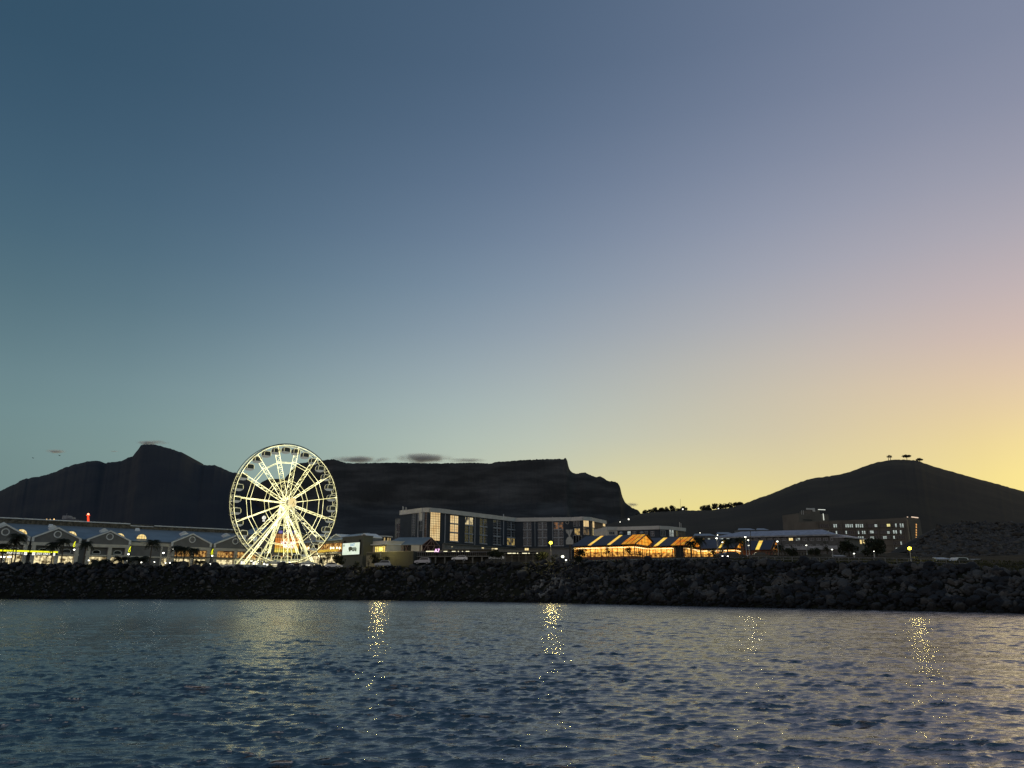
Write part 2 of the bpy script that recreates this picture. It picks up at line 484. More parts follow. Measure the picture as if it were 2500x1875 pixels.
DEVIL = [(-400,1290),(-200,1236),(0,1199),(29,1184.5),(58,1170),(95.5,1163),(130,1154),(162,1140),(188,1132.5),(214,1126.7),(240,1124.7),(256,1130.4),(278,1127.5),(301,1123.8),(315.4,1115),(323.5,1113.7),(337,1097.7),(343,1087.6),(353,1084),(372,1085.5),(390.6,1087.6),(416.7,1096),(445.6,1105),(457,1112),(471.6,1126.7),(489,1136),(506,1136),(523.7,1136),(541,1142),(560,1151.5),(567,1152.7),(576,1154),(590,1167),(612,1180),(633,1190),(660,1203),(720,1235),(800,1300)]
TABLE = [(200,1380),(500,1330),(590,1235),(626,1192),(633,1186),(636,1179),(648,1172),(657,1168.5),(683,1169.5),(696,1168.5),(701.6,1160),(713.5,1146.8),(728.7,1131),(766.5,1127),(795.5,1122.5),(813,1121),(827,1125),(844.7,1129.8),(873.6,1131),(960,1129),(1059,1131),(1163,1129.8),(1200.6,1132),(1209,1127.7),(1250,1125),(1279,1123),(1340,1121),(1376,1121),(1377.4,1117.6),(1381,1117.6),(1384.7,1123.4),(1387,1134),(1389,1145),(1399,1156),(1410.7,1155.8),(1429.5,1153),(1436.8,1158),(1454,1164.5),(1465.7,1163),(1480,1171),(1482,1174),(1500,1175),(1509,1179.8),(1515,1190),(1518,1210),(1526.5,1227.6),(1544,1240.6),(1558,1246),(1570,1262),(1600,1330)]
SIGNAL = [(1100,1345),(1300,1338),(1440,1312),(1470,1292),(1486,1280),(1518,1268),(1555,1256.5),(1580,1252),(1620,1249),(1674,1246),(1732,1246.5),(1790,1238),(1819,1229),(1848,1217.5),(1880,1207),(1906,1196),(1952.6,1177),(1987,1167),(2033.6,1161),(2057,1156.7),(2091.5,1146.5),(2120,1135),(2143.6,1127.7),(2172.5,1122.8),(2207,1121.4),(2239,1124.8),(2276.7,1137.9),(2323,1151),(2352,1159.6),(2395,1171),(2438.7,1182.7),(2500,1200),(2700,1262),(2900,1310)]
ridge('devils_peak_mountain' if False else 'pointed_mountain', jag(DEVIL, 0.7, 3), 7600, 3200, 0, m_dp, 40, seed=1, rough=0.7)
ridge('flat_mountain', jag(TABLE, 0.55, 4, 3), 6500, 2600, 0.38, m_tm, 40, step=2.5, seed=2, rough=1.0, rows=44)
ridge('hill', jag(SIGNAL, 0.45, 5, 5), 2300, 1300, 0, m_sh, 18, seed=6, rough=0.16)

# ------------------------------------------------------------ water: one sheet, wave geometry fine near the boat
def make_water():
    fine = np.radians(np.arange(-42, 42.001, 0.085))
    rest = np.radians(np.concatenate([np.arange(-180, -42, 5.0), ]))
    rest2 = np.radians(np.arange(47, 180, 5.0))
    th = np.concatenate([rest, fine, rest2])
    r = [0.6]
    while r[-1] < 10: r.append(r[-1] * 1.03)
    while r[-1] < 330: r.append(r[-1] * 1.0028)
    while r[-1] < 3200: r.append(r[-1] * 1.12)
    r = np.array(r)
    TH, RR = np.meshgrid(th, r)
    X = RR * np.sin(TH); Y = RR * np.cos(TH)
    Z = np.zeros_like(X); DX = np.zeros_like(X); DY = np.zeros_like(X)
    dr = RR * 0.0028
    rg = np.random.default_rng(11)
    lam = np.concatenate([np.geomspace(0.11, 0.5, 50), np.geomspace(0.5, 2.6, 60), [4.0, 5.5, 7.0]])
    mask = (np.abs(TH) < 0.73) & (RR < 330) & (RR > 7)
    x = X[mask]; y = Y[mask]; d = dr[mask]
    z = np.zeros_like(x); ddx = np.zeros_like(x); ddy = np.zeros_like(x)
    # slow patches of stronger and weaker chop
    gust = 0.80 + 0.30 * np.sin(x * 0.11 + y * 0.05 + 1.0) * np.sin(y * 0.07 - x * 0.04) + 0.2 * np.sin(x * 0.031 - y * 0.043 + 2.2)
    gust = gust + 0.34 * np.sin(x * 0.9 + y * 1.7 + 0.6 * np.sin(x * .5)) * np.sin(y * 1.1 - x * 0.63 + 1.3) + 0.25 * np.sin(x * 0.42 - y * 0.75 + 2) * np.sin(x * .3 + y * .5)
    for L in lam * 0.50:
        k = 2 * math.pi / L
        ang = math.radians(rg.normal(-100 if L > .5 else -88, 20))
        kx, ky = k * math.cos(ang), k * math.sin(ang)
        steep = 0.019 if L < .11 else (0.041 if L < .42 else 0.041 * (.42 / L) ** 1.1)
        a = steep / k * rg.uniform(0.6, 1.4)
        if L > .5: a = a * (1 + 1.5 * np.clip((RR[mask] - 35) / 80, 0, 1))
        p = kx * x + ky * y + rg.uniform(0, 6.28)
        att = np.clip((L / d - 1.6) / 1.8, 0, 1) * gust
        c, s = np.cos(p), np.sin(p)
        z += a * att * c
        ddx -= a * att * s * math.cos(ang) * 1.6
        ddy -= a * att * s * math.sin(ang) * 1.6
    Z[mask] = z; DX[mask] = ddx; DY[mask] = ddy
    # fade at the seam between fine and coarse part
    X = X + DX; Y = Y + DY
    n, m = X.shape
    idx = np.arange(n * m).reshape(n, m)
    nxt = np.roll(idx, -1, axis=1)
    F = np.stack([idx[:-1], nxt[:-1], nxt[1:], idx[1:]], -1).reshape(-1, 4)
    # centre cap
    mt = bpy.data.materials.new('sea_water'); mt.use_nodes = True
    t = mt.node_tree; b = t.nodes['Principled BSDF']
    b.inputs['Base Color'].default_value = (0.003, 0.009, 0.016, 1)
    b.inputs['Roughness'].default_value = 0.09
    b.inputs['IOR'].default_value = 3.3
    b.inputs['Specular IOR Level'].default_value = 0.5
    g = N(t, 'ShaderNodeNewGeometry')
    mp = N(t, 'ShaderNodeMapping'); mp.inputs['Scale'].default_value = (0.55, 1.5, 1); mp.inputs['Rotation'].default_value = (0, 0, 0.12)
    t.links.new(g.outputs['Position'], mp.inputs[0])
    n1 = N(t, 'ShaderNodeTexNoise'); n1.inputs['Scale'].default_value = 2.6; n1.inputs['Detail'].default_value = 5; n1.inputs['Roughness'].default_value = 0.62; n1.inputs['Distortion'].default_value = 0.3
    t.links.new(mp.outputs[0], n1.inputs['Vector'])
    bp = N(t, 'ShaderNodeBump'); bp.inputs['Distance'].default_value = 0.05; bp.inputs['Strength'].default_value = 0.9
    t.links.new(n1.outputs[0], bp.inputs['Height']); t.links.new(bp.outputs[0], b.inputs['Normal'])
    ln = N(t, 'ShaderNodeVectorMath', operation='LENGTH'); t.links.new(g.outputs['Position'], ln.inputs[0])
    mr = N(t, 'ShaderNodeMapRange'); mr.inputs[1].default_value = 12; mr.inputs[2].default_value = 130; mr.inputs[3].default_value = 0.05; mr.inputs[4].default_value = 0.27
    t.links.new(ln.outputs['Value'], mr.inputs[0]); t.links.new(mr.outputs[0], b.inputs['Roughness'])
    V = np.stack([X, Y, Z], -1).reshape(-1, 3)
    return struct(npmesh('water', V, F, mt, smooth=True))
make_water()
# ------------------------------------------------------------ shared materials
m_cream = mat('cream_plaster', (0.72, 0.68, 0.57), 0.8, var=0.10, scale=0.5)
m_white = mat('white_trim', (0.85, 0.86, 0.83), 0.6, var=0.08, scale=0.7)
m_mallgrey = mat('grey_plaster', (0.20, 0.20, 0.195), 0.8, var=0.12, scale=0.4)
m_slate = mat('blue_grey_roof_sheeting', (0.20, 0.26, 0.31), 0.45, var=0.12, scale=0.25, spec=0.5)
m_slate2 = mat('pale_roof_sheeting', (0.26, 0.31, 0.36), 0.45, var=0.10, scale=0.25)
m_clere = mat('clerestory_brown', (0.13, 0.115, 0.085), 0.7, var=0.5, scale=1.2)
m_dark = mat('dark_steel', (0.025, 0.026, 0.03), 0.5, metal=0.3)
m_steel = mat('galvanised_steel', (0.30, 0.31, 0.32), 0.45, metal=0.6)
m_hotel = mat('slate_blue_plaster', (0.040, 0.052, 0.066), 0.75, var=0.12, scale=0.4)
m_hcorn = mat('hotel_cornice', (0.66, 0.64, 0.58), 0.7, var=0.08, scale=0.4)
m_hbrown = mat('brown_render', (0.17, 0.135, 0.10), 0.8, var=0.1, scale=0.5)
m_glass = mat('dark_glass', (0.006, 0.008, 0.012), 0.06, spec=0.6, var=0.1)
m_frame = mat('window_frame', (0.45, 0.48, 0.50), 0.5, var=0.05)
m_timber = mat('red_timber', (0.16, 0.07, 0.05), 0.7)
m_conc = mat('concrete', (0.20, 0.195, 0.17), 0.85, var=0.15, scale=0.8)
m_olive = mat('olive_render', (0.125, 0.13, 0.10), 0.85, var=0.06, scale=0.3)
m_darkrf = mat('dark_blue_sheeting', (0.018, 0.023, 0.042), 0.5, var=0.15, scale=0.4)
m_canvas = mat('tent_canvas', (0.62, 0.60, 0.50), 0.8, var=0.05)
e_warm = emi('warm_window_light', (1.0, 0.72, 0.32), 0.62, col2=(0.75, 0.50, 0.20), scale=0.9)
e_warmhi = emi('bright_window_light', (1.0, 0.80, 0.38), 1.1, col2=(0.9, 0.62, 0.2), scale=0.9)
e_orange = emi('orange_glazing_light', (1.0, 0.36, 0.06), 0.85, col2=(0.9, 0.55, 0.12), scale=0.5)
e_shop = emi('shop_light', (1.0, 0.84, 0.46), 1.15, col2=(0.10, 0.07, 0.03), scale=0.9)
e_shopred = emi('restaurant_light', (1.0, 0.55, 0.15), 0.75, col2=(0.10, 0.025, 0.01), scale=1.1)
e_neon = emi('yellow_neon', (0.92, 0.95, 0.02), 1.2)
e_white = emi('white_lamp', (1.0, 0.97, 0.82), 9.0)
e_whites = emi('white_sign_light', (1.0, 0.98, 0.85), 1.3)
e_sod = emi('sodium_lamp', (1.0, 0.80, 0.035), 12.0)
e_cool = emi('office_window_light', (0.85, 0.95, 0.85), 0.55, col2=(0.12, 0.13, 0.13), scale=0.8)
e_red = emi('red_tower_light', (1.0, 0.06, 0.02), 1.6)

def slab(mb, pts, off):
    mb.prism(pts, off)
def behind(px, off):
    lo, hi = 40.0, 400.0
    for _ in range(40):
        Y = (lo + hi) / 2; p = aty(px, 1400, Y)
        if float(shore_d(np.array([p.x]), np.array([p.y]))[0][0]) < off: lo = Y
        else: hi = Y
    return hi
def lamp(name, px, py, Y, hz, m_l, label, r=0.16, group=None, arm=0.0, kind='ball', lean=0.0, pole=m_steel, cat='street lamp', watts=0, lcol=(1, .95, .8)):
    """lamp whose light sits at the given picture point at distance Y, post down to the ground"""
    p = aty(px, py, Y); g = h1(p.x, p.y) if hz is None else hz
    e = empty(name, (p.x, p.y, g), 0, label, cat, group)
    a = MB(); base = Vector((p.x + arm, p.y, g - 0.3)); top = Vector((p.x + arm, p.y, p.z + (0.0 if arm else -r)))
    a.tube(base, top, 0.09, 8, 0.055); a.tube(base, base + Vector((0, 0, 0.9)), 0.14, 8)
    if arm: a.tube(top, (p.x, p.y, p.z + r + 0.05), 0.05, 6)
    a.build('pole', pole, e)
    l = MB(); l.ball((p.x, p.y, p.z), r, 10, 8, 0.8 if kind == 'ball' else 0.55)
    l.build('lamp_globe', lantern(m_l.name + '_glass', tuple(m_l.node_tree.nodes['Emission'].inputs[0].default_value)[:3], m_l.node_tree.nodes['Emission'].inputs[1].default_value) if watts else m_l, e, True)
    c = MB(); c.tube((p.x, p.y, p.z + r * 0.8), (p.x, p.y, p.z + r * 1.25), r * 0.75, 8, r * 0.25); c.build('lamp_cap', m_dark, e)
    if watts:
        pl = bpy.data.lights.new('bulb', 'POINT'); pl.energy = watts; pl.color = lcol; pl.shadow_soft_size = r * .95
        po = bpy.data.objects.new('bulb', pl); COL.objects.link(po); po.location = p; po.parent = e; po.matrix_parent_inverse = world_mat(e).inverted()
    return e

# ------------------------------------------------------------ ferris wheel
def ferris():
    e_w = emi('wheel_led_light', (1.0, 0.93, 0.48), 3.3, col2=(0.50, 0.46, 0.20), scale=0.30)
    e_w2 = emi('wheel_led_light_dim', (0.97, 0.91, 0.46), 1.0)
    e_hub = emi('hub_light', (1.0, 0.78, 0.34), 0.95, col2=(1.0, 0.88, 0.5), scale=0.8)
    m_rim = mat('wheel_rim_paint', (0.05, 0.05, 0.055), 0.4)
    m_leg = mat('wheel_white_paint', (0.75, 0.74, 0.66), 0.4)
    m_cab = mat('gondola_dark_glass', (0.008, 0.009, 0.011), 0.08, spec=0.6)
    m_cabw = emi('gondola_shell_baked_glow', (0.80, 0.84, 0.72), 0.30)  # white roof and floor shell; wheel light falling on it put in as emission
    Yw = 255.0
    C = aty(704.0, 1228.0, Yw)                  # centre of the front rim
    PHI = R(48.0)
    a = Vector((math.sin(PHI), -math.cos(PHI), 0))     # axle, towards the viewer
    u = Vector((math.cos(PHI), math.sin(PHI), 0))
    z = Vector((0, 0, 1))
    RR = 19.85; S_ = 2.6
    G = 9.6
    root = empty('ferris_wheel', (C.x, C.y, G), 0, 'giant ferris wheel lit pale yellow on the waterfront with dark glass gondolas', 'ferris wheel')
    Cf = C; Cb = C - a * S_
    def dirn(t): return u * math.sin(t) + z * math.cos(t)      # t clockwise from the top
    for nm, c, main in (('front_rim', Cf, 1), ('back_rim', Cb, 0)):
        mb = MB(); mb.ring(c, a, u, RR, 0.15 if main else 0.10, 120, 6)
        ob = mb.build(nm, m_rim, root, True)
        mb = MB(); mb.ring(c, a, u, RR - 0.42, 0.045 if main else 0.06, 120, 5)
        mb.build('led_ring', e_w if main else e_w2, ob)
    lt = MB()
    for i in range(60):
        t = 2 * math.pi * (i + 0.5) / 60; d = dirn(t); d2 = dirn(t + math.pi / 30)
        lt.tube(Cf + d * (RR - 0.3), Cb + d * (RR - 0.3), 0.055, 5)
        lt.tube(Cf + d * (RR - 0.3), Cb + d2 * (RR - 0.3), 0.04, 4)
    lt.build('rim_crossbars', e_w2, root)
    off = R(-16.4)
    for k in range(15):
        t = off + 2 * math.pi * k / 15; d = dirn(t); mb = MB()
        r0, r1 = 1.1, RR - 0.4
        for c in (Cf, Cb): mb.tube(c + d * r0, c + d * r1, 0.06, 5)
        n = 17
        for i in range(n):
            q0 = r0 + 0.6 + (r1 - r0 - 0.6) * i / n; q1 = r0 + 0.6 + (r1 - r0 - 0.6) * (i + 1) / n
            A, B = (Cf, Cb) if i % 2 else (Cb, Cf)
            mb.tube(A + d * q0, B + d * q1, 0.034, 4)
            if i % 2 == 0: mb.tube(A + d * q0, B + d * q0, 0.04, 4)
        mb.build('spoke_truss', e_w, root)
    for q, rad in ((0.375, 0.045), (0.70, 0.05)):
        mb = MB()
        for c in (Cf, Cb):
            for k in range(15):
                t0 = off + 2 * math.pi * k / 15; t1 = off + 2 * math.pi * (k + 1) / 15
                mb.tube(c + dirn(t0) * RR * q, c + dirn(t1) * RR * q, rad, 5)
        mb.build('brace_ring', e_w, root)
    # hub
    mb = MB(); mb.tube(Cf + a * 2.1, Cb - a * 2.1, 0.55, 14); mb.tube(Cf + a * 0.3, Cf - a * 0.1, 1.1, 18); mb.tube(Cb + a * 0.1, Cb - a * 0.3, 1.1, 18)
    hb = mb.build('axle', m_leg, root)
    cap = MB(); hc = Cf + a * 2.2
    vs = []; fs = []; M_ = 18
    for j, (r_, o_) in enumerate(((1.5, 0), (1.5, 0.35), (1.2, 0.65), (0.6, 0.85), (0.02, 0.9))):
        for i in range(M_):
            t = 2 * math.pi * i / M_; vs.append(hc + dirn(t) * r_ + a * o_)
    for j in range(4):
        for i in range(M_): fs.append((j * M_ + i, j * M_ + (i + 1) % M_, (j + 1) * M_ + (i + 1) % M_, (j + 1) * M_ + i))
    cap.add(vs, fs); cp = cap.build('hub_cap', e_hub, root, True)
    mk = MB(); f0 = hc + a * 0.93
    mk.tube(f0 + z * 0.05, f0 - z * 0.8 - u * 0.5, 0.06, 4); mk.tube(f0 + z * 0.05, f0 - z * 0.8 + u * 0.5, 0.06, 4); mk.tube(f0 + z * 0.05, f0 + z * 0.45, 0.06, 4)
    mk.build('hub_emblem', m_dark, root)
    # legs: feet (u, a) on the ground
    def leg(u0, a0, top_a, kind):
        T = Cf + a * top_a; Ft = C + u * u0 + a * a0; Ft.z = G - 0.1
        mb = MB(); d = (Ft - T).normalized(); s = d.cross(a).normalized()
        if kind == 'tube':
            mb.tube(T, Ft, 0.19, 10)
            return mb.build('support_leg', e_w2, root)
        w = 0.85
        L = (Ft - T).length; n = int(L / 1.5)
        ax2 = a
        cs = [s * w * .5 + ax2 * w * .4, -s * w * .5 + ax2 * w * .4, -ax2 * w * .5]
        for c in cs: mb.tube(T + c * 0.5, Ft + c, 0.08, 6)
        for i in range(n):
            for j in range(3):
                A = cs[j]; B = cs[(j + 1) % 3]
                f_ = lambda c, q: T + (Ft - T) * q + c * (0.5 + 0.5 * q)
                mb.tube(f_(A, i / n), f_(B, (i + 1) / n), 0.05, 4)
        return mb.build('support_leg', e_w, root)
    def fu(px, aa):
        lo, hi = -40.0, 40.0
        for _ in range(50):
            m_ = (lo + hi) / 2; q = C + u * m_ + a * aa; q.z = G
            zc = q.y * CP + (q.z - CAM_Z) * SP
            if 1250 + FPX * q.x / zc < px: lo = m_
            else: hi = m_
        return lo
    B0 = -S_
    leg(fu(573, 7.5), 7.5, 2.0, 'tube'); leg(fu(590, 5.5), 5.5, 1.8, 'truss'); leg(fu(621, 7.0), 7.0, 1.7, 'tube')
    o = leg(fu(793, 7.5), 7.5, 2.0, 'tube'); o.data.materials.clear(); o.data.materials.append(m_leg)
    leg(fu(758, 6.5), 6.5, 1.8, 'tube')
    leg(fu(646, B0 - 6), B0 - 6, B0 - 1.9, 'truss'); leg(fu(721, B0 - 6), B0 - 6, B0 - 1.9, 'tube')
    leg(fu(738, B0 - 4), B0 - 4, B0 - 1.7, 'truss'); leg(fu(772, B0 - 6), B0 - 6, B0 - 2.0, 'truss')
    # cables / stays seen under the hub
    mb = MB()
    for uu in (-6, -2, 2.5, 6.5):
        T = Cf + a * 1.5; Ft = C + u * uu + a * 5; Ft.z = G; mb.tube(T, Ft, 0.06, 4)
    mb.build('stay', e_w2, root)
    # base deck and boarding rail
    def P(uu, aa, zz): q = C + u * uu + a * aa; return Vector((q.x, q.y, zz))
    mb = MB(); mb.hexa([P(-22, 8.5, G - .4), P(13, 8.5, G - .4), P(13, -11, G - .4), P(-22, -11, G - .4), P(-22, 8.5, G + .35), P(13, 8.5, G + .35), P(13, -11, G + .35), P(-22, -11, G + .35)])
    mb.build('base_deck', m_leg, root)
    mb = MB()
    for x0, x1, zz in ((-14, 13, 2.0), (-14, 13, 2.4)):
        mb.tube(P(x0, 3.2, G + zz), P(x1, 3.2, G + zz), 0.05, 4); mb.tube(P(x0, -6, G + zz), P(x1, -6, G + zz), 0.05, 4)
    for x in np.arange(-14, 13.1, 1.8):
        mb.tube(P(x, 3.2, G + .3), P(x, 3.2, G + 2.4), 0.05, 4); mb.tube(P(x, -6, G + .3), P(x, -6, G + 2.4), 0.05, 4)
    mb.build('boarding_rail', e_w2, root)
    # gondolas
    g0 = None
    rc = RR - 1.75
    Cm = C - a * (S_ / 2)
    def gondola(first_glass):
        # local coordinates: x = u, y = -a, z up; origin at pivot
        def loc(x, y, zz): return (x, y, zz)
        prof = [(-1.05, -1.0), (-1.25, -0.55), (-1.25, 0.35), (-0.95, 0.85), (0.95, 0.85), (1.25, 0.35), (1.25, -0.55), (1.05, -1.0)]
        b = MB(); b.prism([(x, -0.95, zz) for x, zz in prof], (0, 1.9, 0))
        o = b.build('gondola', first_glass, None)
        r_ = MB(); r_.box(-0.95, 0.95, -1.0, 1.0, 0.86, 1.02); r_.box(-0.3, 0.3, -0.3, 0.3, 1.02, 1.22)
        a1 = r_.build('roof', m_cabw, o)
        f_ = MB(); f_.prism([(-1.1, -1.0, -0.98), (-1.28, -1.0, -0.6), (1.28, -1.0, -0.6), (1.1, -1.0, -0.98)], (0, 2.0, 0))
        f_.box(-0.8, 0.8, -0.8, 0.8, -1.2, -1.0)
        a2 = f_.build('floor_pan', m_cabw, o)
        q = MB()
        for x in (-1.27, 1.22):
            q.box(x, x + 0.05, -0.98, -0.95, -0.6, 0.5)
        for s in (-1.02, 0.98):
            pr = [(-1.3, -0.55), (-1.3, 0.35), (-0.97, 0.9), (0.97, 0.9), (1.3, 0.35), (1.3, -0.55)]
            for (x0, z0), (x1, z1) in zip(pr[:-1], pr[1:]): q.tube((x0, s, z0), (x1, s, z1), 0.045, 4)
        a3 = q.build('frame', e_w2, o)
        return o
    g0 = gondola(m_cab)
    CHILD[g0] = list(g0.children)
    for i in range(30):
        t = off + math.pi / 15 + 2 * math.pi * i / 30 + R(-1.0)
        p = Cm + dirn(t) * rc - z * 0.25
        o = g0 if i == 0 else copy_tree(g0)
        o.parent = root; o.matrix_parent_inverse = world_mat(root).inverted()
        o.location = p; o.rotation_euler = (0, 0, PHI); o.scale = (0.94, 0.94, 0.94)
    return C, u, a, G
WC, WU, WA, WG = ferris()
# floodlights standing at the foot of the wheel
for i, (uu, aa) in enumerate(((-17, 9.5), (-4, 9.8), (11, 9.5))):
    p = WC + WU * uu + WA * aa
    e = empty('floodlight', (p.x, p.y, WG), 0, ('left floodlight at the foot of the ferris wheel', 'middle floodlight in front of the ferris wheel deck', 'right floodlight at the foot of the ferris wheel')[i], 'floodlight', 'floodlights under the wheel')
    mb = MB(); mb.tube((p.x, p.y, WG - .3), (p.x, p.y, WG + .9), 0.06, 6); mb.box(p.x - .3, p.x + .3, p.y - .16, p.y + .16, WG + .9, WG + 1.3); mb.build('housing', m_dark, e)
    mb = MB(); mb.box(p.x - .26, p.x + .26, p.y - .12, p.y + .12, WG + 1.305, WG + 1.36); mb.build('lamp', e_white, e)
    l = bpy.data.lights.new('flood', 'SPOT'); l.energy = 2600; l.color = (1, .9, .5); l.spot_size = R(110); l.shadow_soft_size = 0.3
    lo = bpy.data.objects.new('floodlight_beam', l); COL.objects.link(lo); lo.location = (p.x, p.y, WG + 1.6)
    lo.rotation_euler = (Vector((p.x, p.y, WG + 1.6)) - (WC + Vector((0, 0, 3)))).to_track_quat('Z', 'Y').to_euler()
    lo.parent = e; lo.matrix_parent_inverse = world_mat(e).inverted()
# ------------------------------------------------------------ shopping centre with gabled bays (left)
def mall():
    Pa = aty(0, 1313, 250); Pb = aty(620, 1335, 302)
    d = (Pb - Pa).normalized()
    Fm = Face(Pa - d * 45, Pb + d * 4)
    root = empty('shopping_centre', (Fm.P(30, -10, 9)), 0, 'long two storey shopping centre with a row of white trimmed gables and blue grey roof', 'building')
    zE = Fm.hit(197, 1316)[1]; G = 11.0
    L = Fm.len
    # body
    mb = MB(); Fm.box(mb, 0, L, -40, 0, G - 3, zE); mb.build('wall', m_mallgrey, root)
    # main roof from the eaves back and up to a clerestory band and a darker top roof
    def rf(name, u0, u1, d0, z0, d1, z1, m, th=0.25):
        mb = MB(); mb.prism([Fm.P(u0, d0, z0), Fm.P(u1, d0, z0), Fm.P(u1, d1, z1), Fm.P(u0, d1, z1)], (0, 0, -th)); return mb.build(name, m, root)
    rf('roof', -1, L + 0.5, 0.6, zE + 0.05, -17, zE + 5.4, m_slate)
    mb = MB(); Fm.box(mb, -1, L, -40, -17.1, zE, zE + 7.0); cw = mb.build('clerestory', m_clere, root)
    mb = MB(); Fm.box(mb, -1, L * 0.655, -17.6, -16.6, zE + 7.0, zE + 7.35); Fm.box(mb, L * 0.72, L - 6, -17.6, -16.6, zE + 6.7, zE + 7.03); Fm.box(mb, L * 0.657, L * 0.718, -17.6, -16.9, zE + 6.4, zE + 6.65); mb.build('fascia', m_white, root)
    rf('top_roof', -1, L, -17.7, zE + 7.3, -38, zE + 8.6, mat('dark_top_roof', (0.06, 0.065, 0.075), 0.6), 0.3)
    # gabled bays
    bays = [(12.7, 1281.5, -52, 72, 1312), (147, 1289.5, 80, 197, 1315.5), (269, 1296.7, 214, 318, 1321), (472, 1304, 420, 515.5, 1327), (573, 1308.5, 523.5, 622, 1332)]
    for gi, (ax, ay, x0, x1, ey) in enumerate(bays):
        ua, za = Fm.hit(ax, ay, 1.2); u0 = Fm.hit(x0, ey, 1.2)[0]; u1 = Fm.hit(x1, ey, 1.2)[0]
        ua = (u0 + u1) / 2
        dd = 1.2
        mb = MB(); Fm.poly(mb, [(u0, zE - 2.6), (u1, zE - 2.6), (u1, zE), (ua, za), (u0, zE)], -1, dd)
        ped = mb.build('gable', m_mallgrey, root)
        t = MB()
        for s0, s1 in (((u0 - .3, zE + .05), (ua, za + .3)), ((ua, za + .3), (u1 + .3, zE + .05))):
            (a0, b0), (a1, b1) = s0, s1
            Fm.poly(t, [(a0, b0 - .55), (a1, b1 - .55), (a1, b1), (a0, b0)], dd - .3, dd + .3)
        Fm.box(t, u0 - .3, u0 + .45, dd, dd + .28, zE - 1.4, zE); Fm.box(t, u1 - .45, u1 + .3, dd, dd + .28, zE - 1.4, zE)
        t.build('gable_trim', m_white, ped)
        c = MB(); cc = Fm.P(ua, dd + .06, zE + (za - zE) * .36)
        c.ring(cc, Fm.n, Fm.u, 1.02, 0.2, 24, 5); c.build('round_window_surround', m_white, ped)
        c = MB(); c.tube(cc - Fm.n * .1, cc + Fm.n * .02, .95, 20); c.build('round_window', m_mallgrey, ped)
        # roof of the bay running back
        r_ = MB(); bk = -13
        for uu in (u0 - .4, u1 + .4):
            r_.prism([Fm.P(uu, dd + .2, zE + .1), Fm.P(ua, dd + .2, za + .34), Fm.P(ua, bk, za + .34), Fm.P(uu, bk + 11, zE + .1)], (0, 0, -.15))
        r_.build('bay_roof', m_slate, root)
        # cupola further up the roof
        if gi != 9:
            cu = MB(); w = 1.35; db = -9
            Fm.poly(cu, [(ua - w, za - .6), (ua + w, za - .6), (ua + w, za + .8), (ua, za + 1.7), (ua - w, za + .8)], db - 3, db)
            cu.build('roof_cupola', m_white, root)
        # band and pilasters below
        b = MB(); Fm.box(b, u0 - .2, u1 + .2, dd, dd + .18, zE - 2.6, zE - 1.55)
        Fm.box(b, u0 - .2, u1 + .2, 0.01, dd + .1, G + 2.65, G + 3.15)
        for uu in (u0 + .1, ua, u1 - 1.2):
            Fm.box(b, uu, uu + 1.15, dd - 1.1, dd + .2, G - 2.5, zE - 2.61)
        b.build('pilaster', m_cream, root)
        if gi < 3:
            for uu in ((u0 + ua) / 2, (ua + u1) / 2):
                w = MB(); a0 = 1.2
                arc = [(uu - a0, G + 3.5), (uu + a0, G + 3.5), (uu + a0, G + 4.35), (uu + a0 * .6, G + 4.7), (uu, G + 4.85), (uu - a0 * .6, G + 4.7), (uu - a0, G + 4.35)]
                Fm.poly(w, arc, 0.02, 0.1); wo = w.build('arched_window', m_glass, root)
                w = MB()
                for (p0, q0), (p1, q1) in zip(arc, arc[1:] + arc[:1]): w.tube(Fm.P(p0, .12, q0), Fm.P(p1, .12, q1), .11, 5)
                w.build('surround', m_white, wo)
        # lit ground floor
        for k, (f0, f1) in enumerate(((u0 + 1.3, ua - .1), (ua + 1.2, u1 - 1.3))):
            if f1 - f0 < .5: continue
            Fm.window(root, e_shop if gi != 0 or k else e_warm, m_dark, f0, f1, G - .6, G + 2.5, 3, 1, .1, d=.1, name='shop_front')
        if gi >= 3:      # upstairs restaurant with balcony
            for k, (f0, f1) in enumerate(((u0 + 1.3, ua - .1), (ua + 1.2, u1 - 1.3))):
                Fm.window(root, e_shopred, m_dark, f0, f1, G + 3.35, zE - 2.75, 4, 1, .1, d=.1, name='restaurant_window')
            b = MB(); Fm.box(b, u0, u1, dd + .21, dd + .27, G + 4.25, G + 4.33); Fm.box(b, u0, u1, dd + .2, dd + .5, G + 3.0, G + 3.3)
            for q in np.arange(u0, u1, .9): Fm.box(b, q, q + .06, dd + .21, dd + .26, G + 3.3, G + 4.25)
            b.build('balcony', m_conc, root)
    # lunette dormers with lit half round windows
    for x, y in ((52, 1303), (174, 1307.5), (292, 1312), (345, 1320)):
        u_, z_ = Fm.hit(x, y, -2.0); r_ = 1.75; z_ = zE + .9
        vs = [(u_ + r_ * math.cos(t), z_ + r_ * math.sin(t)) for t in np.linspace(0, math.pi, 13)]
        mb = MB(); Fm.poly(mb, vs, -7, -2.1); dm = mb.build('barrel_dormer', m_slate2, root)
        mb = MB(); Fm.poly(mb, [(u_ + (p - u_) * .92, z_ + .05 + (q - z_) * .92) for p, q in vs], -2.1, -2.0); mb.build('lunette_window', e_warmhi, dm)
        mb = MB()
        for q in (-.5, 0, .5): Fm.box(mb, u_ + q * r_ - .04, u_ + q * r_ + .04, -2.0, -1.93, z_ + .05, z_ + r_ * math.cos(abs(q)) * .92)
        Fm.box(mb, u_ - r_, u_ + r_, -2.0, -1.9, z_ - .08, z_ + .06); Fm.box(mb, u_ - r_ * .85, u_ + r_ * .85, -2.0, -1.93, z_ + .75, z_ + .82)
